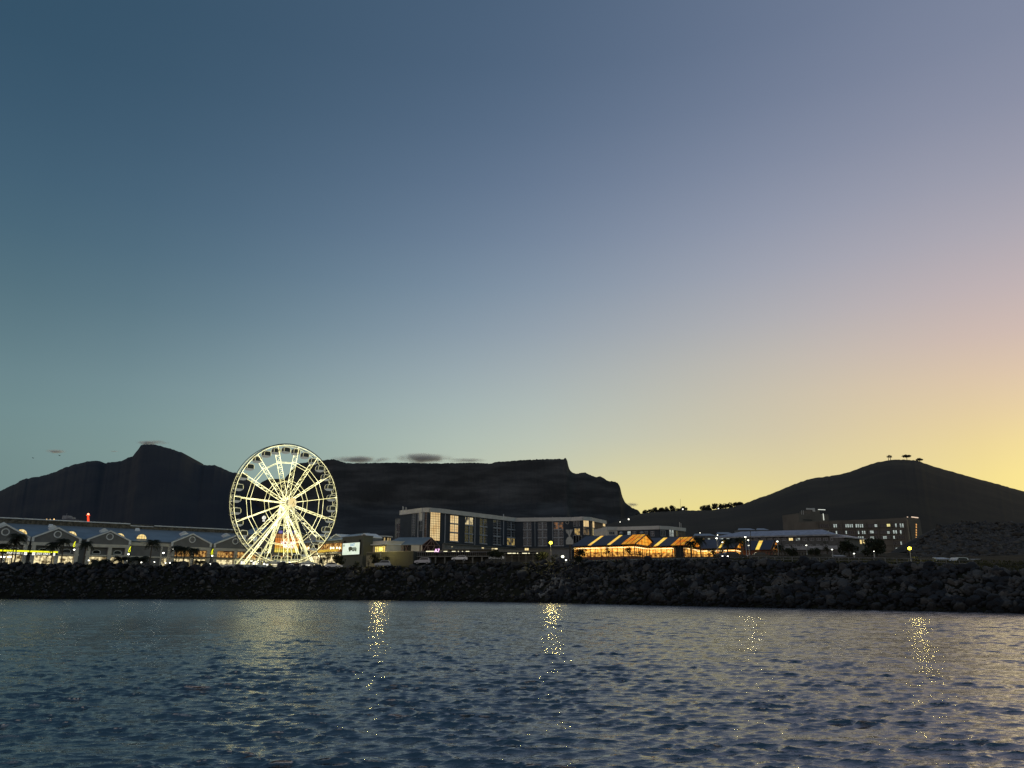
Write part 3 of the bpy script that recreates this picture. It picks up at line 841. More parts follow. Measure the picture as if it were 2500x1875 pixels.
        mb.build('glazing_bar', m_dark, dm)
    # plain stretch between third and fourth gable
    u0 = Fm.hit(320, 1325)[0]; u1 = Fm.hit(418, 1330)[0]
    b = MB(); Fm.box(b, u0, u1, .01, .3, zE - 1.6, zE - .5); Fm.box(b, u0, u1, .01, .3, G + 2.65, G + 3.1); Fm.box(b, u1 - 3.4, u1 - 2.9, .01, .4, G, zE - 1.6); Fm.box(b, u1 - 1, u1, .01, .4, G, zE - 1.6)
    Fm.box(b, u0 + 3.0, u0 + 5.5, .01, .45, zE - .5, zE + .3)
    b.build('pilaster', m_cream, root)
    Fm.window(root, e_shop, m_dark, u1 - 2.7, u1 - 1.1, G - .6, G + 2.5, 2, 1, .1, d=.1, name='shop_front')
    # small open roof lights near the top
    for x, y in ((124, 1274), (334, 1290)):
        u_, z_ = Fm.hit(x, y, -15)
        mb = MB(); z_ = zE + 4.5
        mb.prism([Fm.P(u_ - .8, -14, z_), Fm.P(u_ - .5, -14.6, z_ + 1.0), Fm.P(u_ + .6, -14.6, z_ + 1.0), Fm.P(u_ + .9, -14, z_)], (0, .3, .1)); mb.build('roof_light', m_white, root)
    return Fm, G, zE
MF, MG, MZE = mall()

# parking sign hanging in front of the shopping centre
def parking_sign():
    P = aty(-20, 1343, 243); Q = aty(141, 1349, 256)
    F_ = Face(P, Q); e = empty('parking_sign', P, 0, 'long yellow neon parking sign with white EXIT ONLY lettering on the left gables', 'sign')
    z0 = F_.hit(75, 1353)[1]; z1 = F_.hit(75, 1343.2)[1]
    mb = MB(); F_.box(mb, 0, F_.len, -.25, 0, z0, z1); mb.build('sign_board', m_dark, e)
    for a, b in ((-15, 19), (19.8, 27), (28.5, 37), (39, 71), (74, 122), (124, 141)):
        ua = F_.hit(a, 1346)[0]; ub = F_.hit(b, 1348)[0]
        mb = MB(); F_.box(mb, ua, ub, .02, .12, z1 - .62, z1 - .12); mb.build('neon_tube', e_neon, e)
    zz = z1 - 1.08
    def put(txt, px, w):
        me = text_mesh(txt, .86, .03)
        o = link('sign_lettering', me, e_whites, None); xs = [v.co.x for v in me.vertices]
        sc = w / (max(xs) - min(xs))
        u_ = F_.hit(px, 1351)[0]
        o.matrix_world = Matrix.Identity(4)
        ang = math.atan2(F_.u.y, F_.u.x)
        o.location = F_.P(u_, .1, zz); o.rotation_euler = (math.pi / 2, 0, ang); o.scale = (sc, 1, 1)
        o.parent = e; o.matrix_parent_inverse = world_mat(e).inverted()
    put('PARKING 1', 36, (F_.hit(54, 1351)[0] - F_.hit(17, 1351)[0]))
    put('EXIT ONLY', 106, (F_.hit(123, 1351)[0] - F_.hit(90, 1351)[0]))
    for x in (62, 82, 131):
        u_ = F_.hit(x, 1352)[0]
        mb = MB(); F_.box(mb, u_ - .42, u_ + .42, .02, .1, zz - .45, zz + .42); s_ = mb.build('sign_symbol', e_whites, e)
        mb = MB(); mb.ring(F_.P(u_, .11, zz), F_.n, F_.u, .2, .04, 12, 4); mb.build('symbol_ring', mat('sign_grey', (.2, .2, .1), .6), s_)
parking_sign()

# glazed entrance hall behind the wheel
def atrium():
    P = aty(640, 1340, 285); Q = aty(752, 1340, 292); F_ = Face(P, Q)
    e = empty('entrance_hall', F_.P(8, -8, 9), 0, 'gabled glass entrance hall glowing orange behind the ferris wheel', 'building')
    G = 9.3
    ua, za = F_.hit(697, 1289); u0 = F_.hit(661, 1318)[0]; u1 = F_.hit(738, 1318)[0]; zs = F_.hit(697, 1306)[1]
    ua = (u0 + u1) / 2
    mb = MB(); F_.poly(mb, [(u0 - .5, G), (u1 + .5, G), (u1 + .5, zs), (ua, za), (u0 - .5, zs)], -16, 0); mb.build('wall', m_mallgrey, e)
    rf = MB()
    for q in (u0 - 1, u1 + 1): rf.prism([F_.P(q, .8, zs + .1), F_.P(ua, .8, za + .3), F_.P(ua, -16, za + .3), F_.P(q, -16, zs + .1)], (0, 0, .3))
    rf.build('roof', m_slate2, e)
    zb = F_.hit(697, 1349)[1]; zt = F_.hit(697, 1304)[1]
    # panes in colour bands
    bands = [(0.0, 0.22, emi('pane_yellow', (1.0, .80, .12), .9)), (0.22, .48, emi('pane_amber', (1, .5, .07), .85)), (.48, .78, emi('pane_orange', (1, .32, .06), .75)), (.78, 1.0, emi('pane_dim', (.8, .36, .12), .5))]
    for a, b, m in bands:
        mb = MB(); F_.box(mb, u0 + 1.6, u1 - 1.2, .02, .1, zb + (zt - zb) * a + .04, zb + (zt - zb) * b - .04); mb.build('glazing', m, e)
    mb = MB()
    for i in range(13):
        x = u0 + 1.6 + (u1 - u0 - 2.8) * i / 12; F_.box(mb, x - .05, x + .05, .12, .24, zb, zt)
    for z_ in np.linspace(zb, zt, 7): F_.box(mb, u0 + 1.6, u1 - 1.2, .121, .2, z_ - .06, z_ + .06)
    mb.build('glazing_bar', m_timber, e)
    F_.window(e, e_shopred, m_dark, u0 + .5, u1 - .5, G + .2, zb - 1.0, 6, 1, .12, d=.1, name='shop_front')
    F_.window(e, emi('violet_light', (.35, .3, .8), .45, col2=(.08, .07, .12), scale=1), m_dark, u0 + 2.5, u1 - 2.5, zt + .15, zt + 1.3, 4, 1, .1, d=.1, name='violet_window')
    for txt, px, py, w in (('VICTORIA', 703, 1326.5, 36), ('WHARF', 704, 1335.5, 27)):
        me = text_mesh(txt, 1.5, .04); xs = [v.co.x for v in me.vertices]
        o = link('sign_lettering', me, emi('white_letter_light', (.95, .95, 1.0), 1.5)); u_, z_ = F_.hit(px, py, .3)
        wu = F_.hit(px + w / 2, py)[0] - F_.hit(px - w / 2, py)[0]
        o.location = F_.P(u_, .4, z_); o.rotation_euler = (math.pi / 2, 0, math.atan2(F_.u.y, F_.u.x)); o.scale = (wu / (max(xs) - min(xs)), 1, 1)
        o.parent = e; o.matrix_parent_inverse = world_mat(e).inverted()
atrium()

# low dark link building with windows, left of the hall
def link_building():
    P = aty(585, 1340, 300); Q = aty(662, 1338, 298); F_ = Face(P, Q)
    e = empty('link_building', F_.P(5, -5, 9), 0, 'dark windowed building joining the gables to the orange glass hall', 'building')
    z1 = F_.hit(620, 1305)[1]
    mb = MB(); F_.box(mb, 0, F_.len, -12, 0, 8.5, z1); mb.build('wall', m_mallgrey, e)
    mb = MB(); mb.prism([F_.P(-.5, .6, z1), F_.P(F_.len, .6, z1), F_.P(F_.len, -12, z1 + 3.4), F_.P(-.5, -12, z1 + 3.4)], (0, 0, .25)); mb.build('roof', m_slate, e)
    for k in range(5):
        u0 = .6 + k * 2.35; F_.window(e, e_cool if k % 2 == 0 else m_glass, m_frame, u0, u0 + 1.6, z1 - 2.6, z1 - .6, 2, 2, .07)
        F_.window(e, e_shop, m_dark, u0, u0 + 1.9, 9.6, 12.4, 2, 1, .07, name='shop_front')
        F_.window(e, e_shopred, m_dark, u0, u0 + 1.9, 13.6, 15.6, 2, 1, .07, name='restaurant_window')
link_building()

# east wing with restaurant balcony, right of the wheel
def east_wing():
    P = aty(735, 1340, 285); Q = aty(845, 1340, 262); F_ = Face(P, Q)
    e = empty('restaurant_wing', F_.P(8, -8, 9), 0, 'pale gabled restaurant wing with a lit yellow balcony between the wheel and the screen', 'building')
    G = 9.3; z1 = F_.hit(800, 1322)[1]
    mb = MB(); F_.box(mb, 0, F_.len, -14, 0, G - .8, z1); mb.build('wall', m_mallgrey, e)
    mb = MB(); mb.prism([F_.P(-.5, 1.2, z1), F_.P(F_.len, 1.2, z1), F_.P(F_.len, -9, z1 + 2.6), F_.P(-.5, -9, z1 + 2.6)], (0, 0, .2)); mb.build('roof', m_slate2, e)
    for ax, ay, w in ((764, 1306, 5.5), (821, 1306.5, 3.6)):
        ua, za = F_.hit(ax, ay, -4)
        mb = MB(); F_.poly(mb, [(ua - w, z1), (ua + w, z1), (ua + w, z1 + 1.4), (ua, za), (ua - w, z1 + 1.4)], -10, -4); gb = mb.build('gable', m_slate2, e)
        mb = MB()
        for s in (-1, 1): F_.poly(mb, [(ua + s * (w + .3), z1 + 1.3), (ua, za + .05), (ua, za + .45), (ua + s * (w + .3), z1 + 1.7)], -10, -3.7)
        mb.build('gable_trim', m_white, gb)
    # balcony
    u0, zb = F_.hit(741, 1354, .5); u1 = F_.hit(834, 1354, .5)[0]
    F_.window(e, e_shopred, m_timber, u0, u1 - .1, zb + .2, zb + 3.2, 9, 2, .12, name='restaurant_window', d=.05)
    F_.window(e, e_shop, m_dark, u0, u1 - .1, G + .3, zb - .7, 8, 1, .12, name='shop_front', d=.05)
    mb = MB(); F_.box(mb, u0, u1, .2, 2.2, zb - .45, zb); F_.box(mb, u0, u1, 2.1, 2.2, zb + 1.0, zb + 1.1)
    for q in np.arange(u0, u1, .5): F_.box(mb, q, q + .06, 2.1, 2.16, zb, zb + 1)
    mb.build('balcony', m_cream, e)
    mb = MB(); F_.box(mb, F_.hit(782, 1354)[0], u1 - .2, 2.0, 2.08, zb + .25, zb + 1.0); mb.build('balcony_light', emi('amber_light', (1, .66, .05), 1.0, col2=(.7, .4, .02), scale=2.5), e)
    for x in (745, 753, 807.5, 814, 822.5, 829):
        u_, z_ = F_.hit(x, 1338, 1.5); mb = MB(); c = F_.P(u_, 1.5, z_); mb.ball(c, .3, 8, 6, 1.4); l = mb.build('hanging_lamp', emi('lantern_light', (1, .85, .5), 3.0), e, True)
        mb = MB(); mb.tube(c, c + Vector((0, 0, 1.5)), .03, 4); mb.build('cord', m_dark, l)
east_wing()

# olive rendered block with the big screen
def screen_block():
    Fr = Face(aty(832, 1385, 238), aty(884, 1385, 230)); G = 9.0
    e = empty('olive_block', Fr.P(3, -5, G), 0, 'plain olive green rendered block carrying a large lit screen', 'building')
    zt = Fr.hit(858, 1311)[1]
    mb = MB(); Fr.box(mb, 0, Fr.len, -3.4, 0, G - 1, zt); mb.build('wall', m_olive, e)
    mb = MB(); Fr.box(mb, -.12, Fr.len + .12, -3.5, .12, zt, zt + .18); mb.build('parapet_cap', m_conc, e)
    # gabled roof rising behind it
    ua, za = Fr.hit(892, 1304, -4)
    mb = MB(); Fr.poly(mb, [(ua - 3.2, zt - 3), (ua + 3.2, zt - 3), (ua + 3.2, zt - .2), (ua, za), (ua - 3.2, zt - .2)], -8, -3.6); mb.build('rear_gable', m_mallgrey, e)
    mb = MB()
    for s in (-1, 1): Fr.poly(mb, [(ua + s * 3.4, zt - .3), (ua, za), (ua, za + .25), (ua + s * 3.4, zt)], -8, -3.45)
    mb.build('gable_trim', m_white, e)
    s = empty('led_screen', Fr.P(3, .3, zt - 4), 0, 'large bright white screen on the olive wall showing a dark off road vehicle', 'screen')
    u0, u1, z0, z1 = Fr.rect(836, 1325.5, 877, 1354, .5)
    mb = MB(); Fr.box(mb, u0 - .1, u1 + .25, .01, .4, z0 - .1, z1 + .1)
    for q in (u0 + .6, u1 - .3): Fr.box(mb, q, q + .25, .1, .5, z1, z1 + .8)
    mb.build('casing', m_dark, s)
    mb = MB(); Fr.box(mb, u0, u1, .41, .46, z0, z1); mb.build('display', emi('screen_light', (.84, .93, .78), 1.0, col2=(.74, .86, .66), scale=.5), s)
    k = emi('screen_dark_pixels', (.10, .12, .07), .5); bl = emi('screen_blue_pixels', (.05, .32, .62), .8); pale = emi('screen_pale_pixels', (.45, .55, .42), .8)
    W = u1 - u0; Hh = z1 - z0
    def pp(m, nm, pts, dd=.47):
        mb = MB(); Fr.poly(mb, [(u0 + W * x, z0 + Hh * y) for x, y in pts], dd, dd + .02); mb.build(nm, m, s)
    pp(k, 'picture_vehicle_body', [(.36, .50), (.38, .66), (.50, .68), (.58, .62), (.80, .60), (.84, .50), (.83, .34), (.60, .31), (.56, .38), (.54, .35), (.40, .36)])
    pp(pale, 'picture_vehicle_glass', [(.57, .55), (.60, .64), (.78, .645), (.80, .56)], .495)
    pp(pale, 'picture_vehicle_grille', [(.60, .49), (.60, .42), (.80, .43), (.81, .49)], .495)
    for x in (.45, .66, .80):
        pts = [(x + .05 * math.cos(t), .35 + .075 * math.sin(t)) for t in np.linspace(0, 2 * math.pi, 13)[:-1]]; pp(k, 'picture_wheel', pts, .52)
    pp(pale, 'picture_shadow', [(.30, .27), (.88, .25), (.88, .235), (.30, .25)], .49)
    pp(pale, 'picture_panel', [(.03, .72), (.03, .90), (.13, .90), (.13, .72)], .49)
    me = text_mesh('EAST', 1.05, .01); o = link('picture_lettering', me, bl); uc, zc = u0 + W * .60, z0 + Hh * .82
    o.location = Fr.P(uc, .5, zc); o.rotation_euler = (math.pi / 2, 0, math.atan2(Fr.u.y, Fr.u.x)); o.parent = s; o.matrix_parent_inverse = world_mat(s).inverted()
screen_block()

# round pavilion
def rotunda():
    c = aty(929, 1350, 244); e = empty('round_pavilion', (c.x, c.y, 9), 0, 'round pavilion with flat disc roof, tall slots and bright yellow windows below', 'building')
    Rr = 3.6; n = 36
    def zz(py, dy=0): return aty(929, py, 240)[2]
    def disc(nm, m, r_, z0, z1, mult=1.0):
        mb = MB(); mb.tube((c.x, c.y, z0), (c.x, c.y, z1), r_, n); return mb.build(nm, m, e)
    ztop = zz(1308); disc('roof', m_hcorn, Rr, ztop - .25, ztop + .1)
    disc('upper_drum', m_dark, 2.9, zz(1323), ztop - .25)
    mb = MB()
    for i in range(14):
        t = R(-90) + R(-78 + 12 * i); p = Vector((c.x + 2.95 * math.cos(t), c.y + 2.95 * math.sin(t), 0)); q = Vector((-math.sin(t), math.cos(t), 0)); nn = Vector((math.cos(t), math.sin(t), 0))
        if i % 2: 
            a = p - q * .2; b = p + q * .2
            mb.hexa([(*(a + nn * .0)[:2], zz(1323)), (*(b)[:2], zz(1323)), (*(b + nn * .15)[:2], zz(1323)), (*(a + nn * .15)[:2], zz(1323)), (*(a)[:2], ztop - .5), (*(b)[:2], ztop - .5), (*(b + nn * .15)[:2], ztop - .5), (*(a + nn * .15)[:2], ztop - .5)])
    mb.build('drum_slot_light', emi('drum_light', (1, .72, .32), .42), e)
    # square shoulder and canopy
    F_ = Face(aty(899, 1350, 234), aty(944, 1350, 228))
    mb = MB(); F_.box(mb, 0, F_.len, -8, 0, 8.5, F_.hit(920, 1321)[1]); mb.build('wall', m_cream, e)
    zc = F_.hit(920, 1330)[1]; mb = MB(); F_.box(mb, -.7, F_.len + .2, -7, 1.0, zc - .12, zc + .14); mb.build('canopy', m_white, e)
    F_.pwindow(e, e_warmhi, m_timber, 900.5, 1334, 910.5, 1348, 3, 4, .08)
    F_.pwindow(e, emi('yellow_window_light', (1, .84, .22), 1.25, col2=(.9, .6, .12), scale=.9), m_timber, 916, 1334, 941, 1348.5, 6, 4, .08)
rotunda()

# gabled timber shed on the wall
def shed():
    zE = aty(1000, 1331, 232)[2]; zR = zE + 2.3
    A = atz(1031, 1330.5, zE)            # near corner of gable end
    th = R(36); ax = Vector((-math.cos(th), math.sin(th) * .18, 0)); ax.normalize()
    w = Vector((math.sin(R(40)), math.cos(R(40)), 0)); W = 7.2; L = 11.0
    e = empty('timber_shed', (A.x, A.y, 13), 0, 'gabled shed with blue grey roof and open red timber trusses on the sea wall', 'building')
    B = A + w * W; M_ = A + w * (W / 2)
    zf = aty(1000, 1349, 232)[2]
    def V(p, z_): return Vector((p.x, p.y, z_))
    mb = MB(); mb.prism([V(A, zE), V(A + ax * (L + 1), zE), V(M_ + ax * (L - 1), zR), V(M_, zR)], (0, 0, .18)); mb.prism([V(B, zE), V(B + ax * L, zE), V(M_ + ax * (L - 1), zR), V(M_, zR)], (0, 0, .18)); mb.build('roof', m_slate, e)
    mb = MB()
    for q0, q1 in ((.2, 3.5), (8.0, L)):
        a, b = A + ax * q0 + w * .15, A + ax * q1 + w * .15
        mb.prism([V(a, zf), V(b, zf), V(b, zE - .05), V(a, zE - .05)], w * .2)
    mb.build('wall', m_cream, e)
    mb = MB(); a, b = A + ax * 3.4 + w * 1.2, A + ax * 8.1 + w * 1.2; mb.prism([V(a, zf), V(b, zf), V(b, zE), V(a, zE)], w * .2); mb.build('dark_opening', m_dark, e)
    mb = MB(); B2 = B + ax * .6; A2 = A + ax * .6; mb.prism([V(A2, zf), V(B2, zf), V(B2, zE), V(A2 + w * W / 2, zR - .2), V(A2, zE)], ax * .2); mb.build('rear_screen', mat('dark_red_wall', (.05, .02, .018), .8), e)
    mb = MB(); off = -ax * .05
    def bar(p, q, r_=.11): mb.tube(Vector(p) + off, Vector(q) + off, r_, 5)
    for p, q in ((V(A, zE), V(M_, zR)), (V(M_, zR), V(B, zE)), (V(A, zE), V(B, zE)), (V(M_, zE), V(M_, zR)), (V(A + w * W * .25, zE), V(M_, zR - .6)), (V(A + w * W * .75, zE), V(M_, zR - .6)),
                 (V(A, zf), V(A, zE)), (V(B, zf), V(B, zE)), (V(A + w * W * .3, zf), V(A + w * W * .3, zE)), (V(A + w * W * .7, zf), V(A + w * W * .7, zE)), (V(M_, zf), V(A + w * W * .3, zE)), (V(M_, zf), V(A + w * W * .7, zE)), (V(A, zf), V(A + w * W * .25, zE))): bar(p, q)
    mb.build('truss', mat('pale_red_timber', (.34, .22, .18), .7), e)
    mb = MB()
    for q in (4.4, 5.6, 8.8 - 5 + 3): 
        bb = A + ax * q; mb.tube(V(bb, zf), V(bb + ax * 1.0, zE), .07, 4); mb.tube(V(bb + ax, zf), V(bb, zE), .07, 4)
    mb.build('brace', mat('pale_red_timber', (.34, .22, .18), .7), e)
shed()

# concrete walls, deck and road bridge below the hotel
def podium():
    F_ = Face(aty(894, 1380, 222), aty(1008, 1380, 214)); zt = F_.hit(950, 1348)[1]
    e = empty('retaining_wall', F_.P(6, -1, 9), 0, 'tall plain concrete wall under the round pavilion and timber shed', 'wall')
    mb = MB(); F_.box(mb, 0, F_.len, -9, 0, 8.2, zt); mb.build('wall_face', mat('dark_olive_concrete', (.062, .064, .052), .85, var=.12, scale=.5), e)
    mb = MB(); F_.pbox(mb, 894, 1356, 916, 1383, .02, .1); mb.build('pale_panel', mat('pale_panel_render', (.20, .19, .15), .85), e)
    mb = MB(); F_.box(mb, -.1, F_.len + .1, -.4, .1, zt, zt + .15); mb.build('coping', m_conc, e)
    F2 = Face(aty(1008, 1375, 216), aty(1330, 1375, 212))
    e2 = empty('waterfront_deck', F2.P(20, -4, 10), 0, 'long raised concrete deck with railings and light strip in front of the hotel', 'terrace')
    def zz(py): return F2.hit(1150, py)[1]
    u1 = F2.hit(1195, 1355)[0]
    mb = MB(); F2.box(mb, 0, u1, -14, .4, zz(1359.5), zz(1357)); F2.box(mb, -.1, u1, -14, -.2, zz(1346), zz(1345)); mb.build('deck_slab', m_conc, e2)
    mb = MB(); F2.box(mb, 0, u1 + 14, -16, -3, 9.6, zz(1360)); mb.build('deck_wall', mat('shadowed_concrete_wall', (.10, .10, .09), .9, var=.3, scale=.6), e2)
    mb = MB()
    for q in np.arange(1.0, u1, 2.6): F2.box(mb, q, q + .35, -.3, .1, 9.6, zz(1359.5))
    mb.build('deck_column', m_conc, e2)
    mb = MB()
    for q in np.arange(.2, u1, .55): F2.box(mb, q, q + .05, .25, .3, zz(1357), zz(1347.5))
    F2.box(mb, 0, u1, .22, .33, zz(1347.9), zz(1347.2)); mb.build('railing', m_steel, e2)
    # building front behind the deck
    mb = MB(); F2.box(mb, u1 * .1, u1 + 16, -18, -10, 10, zz(1338)); mb.build('lower_storey', mat('beige_wall', (.17, .16, .13), .85, var=.2), e2)
    mb = MB(); F2.box(mb, u1 * .3, u1, -18, -8.5, zz(1337.6), zz(1336)); F2.box(mb, u1 * .5, u1 + 12, -18, -6.5, zz(1345.6), zz(1343)); mb.build('upper_slab', m_conc, e2)
    mb = MB()
    for x in (1061, 1083, 1103, 1118, 1128, 1137): F2.pbox(mb, x, 1345.4, x + (9 if x % 2 else 2), 1346.6, .5, .6)
    F2.pbox(mb, 1040, 1345.2, 1060, 1346.8, .5, .6)
    for x, w in ((1239, 10), (1251, 8), (1262, 3), (1275, 12), (1290, 3), (1310, 3)): F2.pbox(mb, x, 1350, x + w, 1351.5, .5, .6)
    mb.build('light_strip', emi('cool_strip_light', (1, .92, .6), 1.6), e2)
    mb = MB(); u0 = F2.hit(1228, 1352)[0]; u2 = F2.hit(1322, 1353)[0]
    F2.box(mb, u0, u2, -5, .45, zz(1352.8), zz(1351.2))
    for q in np.linspace(u0 + .5, u2 - .5, 6): F2.box(mb, q, q + .16, 0, .16, 9.8, zz(1352.8))
    mb.build('canopy', m_conc, e2)
    for x0, y0, x1, y1 in ((1281, 1338, 1291, 1344), (1176, 1336, 1182, 1341), (1101, 1334, 1106, 1336), (1200, 1338, 1215, 1343)):
        F3 = Face(F2.P(0, -9.9, 0), F2.P(10, -9.9, 0)); F3.pwindow(e2, e_warmhi if x0 == 1281 else e_shop, m_dark, x0, y0, x1, y1, 2, 1, .08)
    s = empty('pink_sign', F2.P(5, .4, zz(1345)), 0, 'small glowing pink lettered sign at the corner of the timber shed', 'sign')
    me = text_mesh('A7', 1.25, .05); o = link('sign_lettering', me, emi('pink_neon', (1, .55, .95), 1.7)); u_, z_ = F2.hit(1067, 1344.3, .8)
    o.location = F2.P(u_, .8, z_); o.rotation_euler = (math.pi / 2, 0, math.atan2(F2.u.y, F2.u.x)); o.parent = s; o.matrix_parent_inverse = world_mat(s).inverted()
    mb = MB(); F2.box(mb, u_ - .8, u_ + .8, .5, .6, z_ - .75, z_ - .6); F2.box(mb, u_ - .06, u_ + .06, .3, .5, z_ - 1.6, z_ - .6); mb.build('bracket', m_dark, s)
podium()
# ------------------------------------------------------------ hotel
def hotel():
    ZT = 31.7
    tops = [(978, 1247), (1033, 1240), (1049, 1239.3), (1076.6, 1241.7), (1258, 1264), (1397, 1257.6), (1423, 1254), (1441, 1256), (1478, 1262)]
    P = [atz(x, y, ZT) for x, y in tops]
    P[5:] = [aty(1397, 1257, 318.5), aty(1423, 1255, 315.5), aty(1441, 1256, 318), aty(1478, 1261, 334)]
    e = empty('hotel', (P[3].x, P[3].y + 5, 12), 0, 'long dark blue grey hotel with pale flat cornice and tall stacked windows', 'building')
    back = [Vector((p.x * 1.0 + (6 if p.x < 0 else -4), p.y + 22, 0)) for p in (P[0], P[4], P[8])]
    # wall body following the front line
    corn = MB(); wall = MB()
    Fs = []
    for i in range(len(P) - 1):
        f = Face(P[i], P[i + 1]); Fs.append(f)
        brown = i == 7
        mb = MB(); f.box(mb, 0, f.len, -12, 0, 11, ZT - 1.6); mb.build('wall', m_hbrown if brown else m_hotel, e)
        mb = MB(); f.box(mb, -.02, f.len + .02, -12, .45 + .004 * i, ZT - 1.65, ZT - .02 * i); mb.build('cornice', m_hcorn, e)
    f = Fs[3]
    fr = m_frame
    zb = f.hit(1160, 1327.5)[1]
    z3 = np.linspace(ZT - 2.0, zb, 4)
    def stack(f, x0, x1, mats, nx=4, wid=None, zt=None, z_bot=None):
        ym = 1290; u0 = f.hit(x0, ym)[0]; u1 = f.hit(x1, ym)[0]; zt_ = zt or ZT - 2.0; zb_ = z_bot or zb; H_ = (zt_ - zb_) / len(mats)
        for k, m in enumerate(mats):
            a = zt_ - H_ * k
            f.window(e, m, fr, u0, u1, a - H_ + .45, a - .05, nx, 3, .07)
            mb = MB(); f.box(mb, u0 - .2, u1 + .2, .02, .35, a - H_ + .02, a - H_ + .38); mb.build('spandrel', m_hcorn if 0 else mat('pale_band', (.42, .43, .44), .7, var=.05), e)
        mb = MB(); um = (u0 + u1) / 2; f.box(mb, um - .12, um + .12, .13, .25, zb_, zt_); mb.build('mullion', fr, e)
    g_ = m_glass
    bright = emi('curtain_light', (1.0, .74, .36), .85, col2=(.85, .56, .24), scale=.35)
    dim = emi('dim_room_light', (.30, .20, .09), .6, col2=(.02, .02, .02), scale=.8)
    blind = mat('pale_blind', (.35, .34, .30), .8)
    # end wing (leftmost) : tall dark face with pale strips, then lit stair glazing on the chamfer
    f0 = Fs[0]
    f0.pwindow(e, g_, fr, 1006, 1256, 1014, 1312, 2, 14, .06)
    for x in (1020, 1033): f0.pbox(mb := MB(), x - .6, 1250, x + .6, 1322, .02, .4); mb.build('rib', mat('pale_band', (.42, .43, .44), .7), e)
    f0.pwindow(e, g_, fr, 1021.5, 1272, 1032, 1296, 2, 2, .07); f0.pwindow(e, m_hcorn, fr, 1022.5, 1250, 1032, 1271, 1, 1, .05, name='panel')
    # lower recessed block at the far left
    fl = Face(aty(966, 1254, 304), aty(982, 1252, 303))
    mb = MB(); fl.box(mb, 0, fl.len + 1, -9, 0, 12, 29.7); mb.build('wall', mat('hotel_panel', (.22, .225, .21), .8), e)
    for y0, y1 in ((1278, 1297), (1300, 1318)): fl.pwindow(e, g_, fr, 968.5, y0, 978, y1, 2, 1, .07)
    # corner bay
    f1 = Fs[1]; f1.pwindow(e, mat('warm_brick', (.25, .17, .13), .8), fr, 1036, 1250, 1042, 1312, 1, 10, .06, name='panel')
    f2 = Fs[2]; f2.pwindow(e, bright, mat('dark_mullion', (.06, .05, .04), .6), 1050, 1249.5, 1074, 1320, 6, 12, .09)
    # left wing bays
    stack(f, 1098.5, 1118, [bright, bright, bright], 4)
    stack(f, 1135, 1154, [emi('top_row_light', (1, .8, .42), .8, col2=(.03, .03, .03), scale=.6), g_, g_], 5)
    stack(f, 1171, 1188, [g_, g_, g_], 5); stack(f, 1204, 1221.5, [g_, g_, g_], 5)
    stack(f, 1238, 1256, [g_, g_, emi('painting_light', (.7, .5, .16), .55, col2=(.02, .02, .02), scale=.7)], 5)
    for x in (1087, 1160, 1230):
        f.pbox(mb := MB(), x - .5, 1255, x + .5, 1330, .02, .3); mb.build('downpipe', fr, e)
    ff = Fs[4]
    stack(ff, 1278, 1297, [g_, g_, g_], 5); stack(ff, 1314, 1335, [g_, g_, g_], 5)
    stack(ff, 1352, 1375, [emi('red_room_light', (.55, .25, .10), .5, col2=(.03, .03, .03), scale=.7), g_, g_], 5)
    for x in (1306, 1349):
        ff.pbox(mb := MB(), x - .5, 1262, x + .5, 1334, .02, .3); mb.build('downpipe', fr, e)
    uu, z_ = ff.hit(1385, 1275.5)
    mb = MB(); mb.ring(ff.P(uu, .15, z_), ff.n, ff.u, .62, .09, 20, 5); mb.build('wall_ring', m_hcorn, e)
    # glazed corner on the right
    f5 = Fs[5]
    f5.pwindow(e, g_, fr, 1400, 1263.5, 1415, 1285, 4, 1, .1); f5.pwindow(e, emi('corner_room_light', (.9, .6, .2), .7, col2=(.06, .04, .02), scale=.8), fr, 1403, 1290, 1416, 1306, 3, 1, .1)
    f5.pwindow(e, g_, fr, 1400, 1307, 1420, 1326, 3, 1, .1)
    f6 = Fs[6]
    f6.pwindow(e, bright, fr, 1424, 1265, 1437, 1286, 3, 1, .08); f6.pwindow(e, dim, fr, 1424, 1288, 1438, 1306, 4, 2, .08)
    f7 = Fs[7]
    f7.pwindow(e, bright, m_white, 1446, 1269, 1450.5, 1288.5, 1, 3, .1); f7.pwindow(e, g_, fr, 1446, 1290, 1450.5, 1307, 1, 3, .1)
    f7.pwindow(e, bright, m_white, 1471.5, 1272.5, 1477, 1285, 1, 2, .1); f7.pwindow(e, g_, fr, 1471.5, 1288, 1477, 1304, 2, 2, .1)
    # aerials
    for x, y, h in ((982, 1247, 1.9), (989.5, 1243, .9)):
        p = atz(x, y, ZT); mb = MB(); mb.tube((p.x, p.y + 1.5, ZT), (p.x, p.y + 1.5, ZT + h), .16, 6); mb.tube((p.x + .35, p.y + 1.5, ZT), (p.x + .35, p.y + 1.5, ZT + h * .8), .07, 5); mb.build('roof_aerial', m_hcorn, e)
    # pale ground storey
    for i in (3, 4):
        q = Fs[i]; mb = MB(); q.box(mb, 1, q.len - .5, -6, .9, 10, zb - .9); mb.build('ground_storey', mat('grey_render', (.24, .24, .225), .85, var=.15), e)
        mb = MB(); q.box(mb, .5, q.len - .2, .9, 1.5, zb - .9, zb - .65); mb.build('ledge', m_conc, e)
hotel()

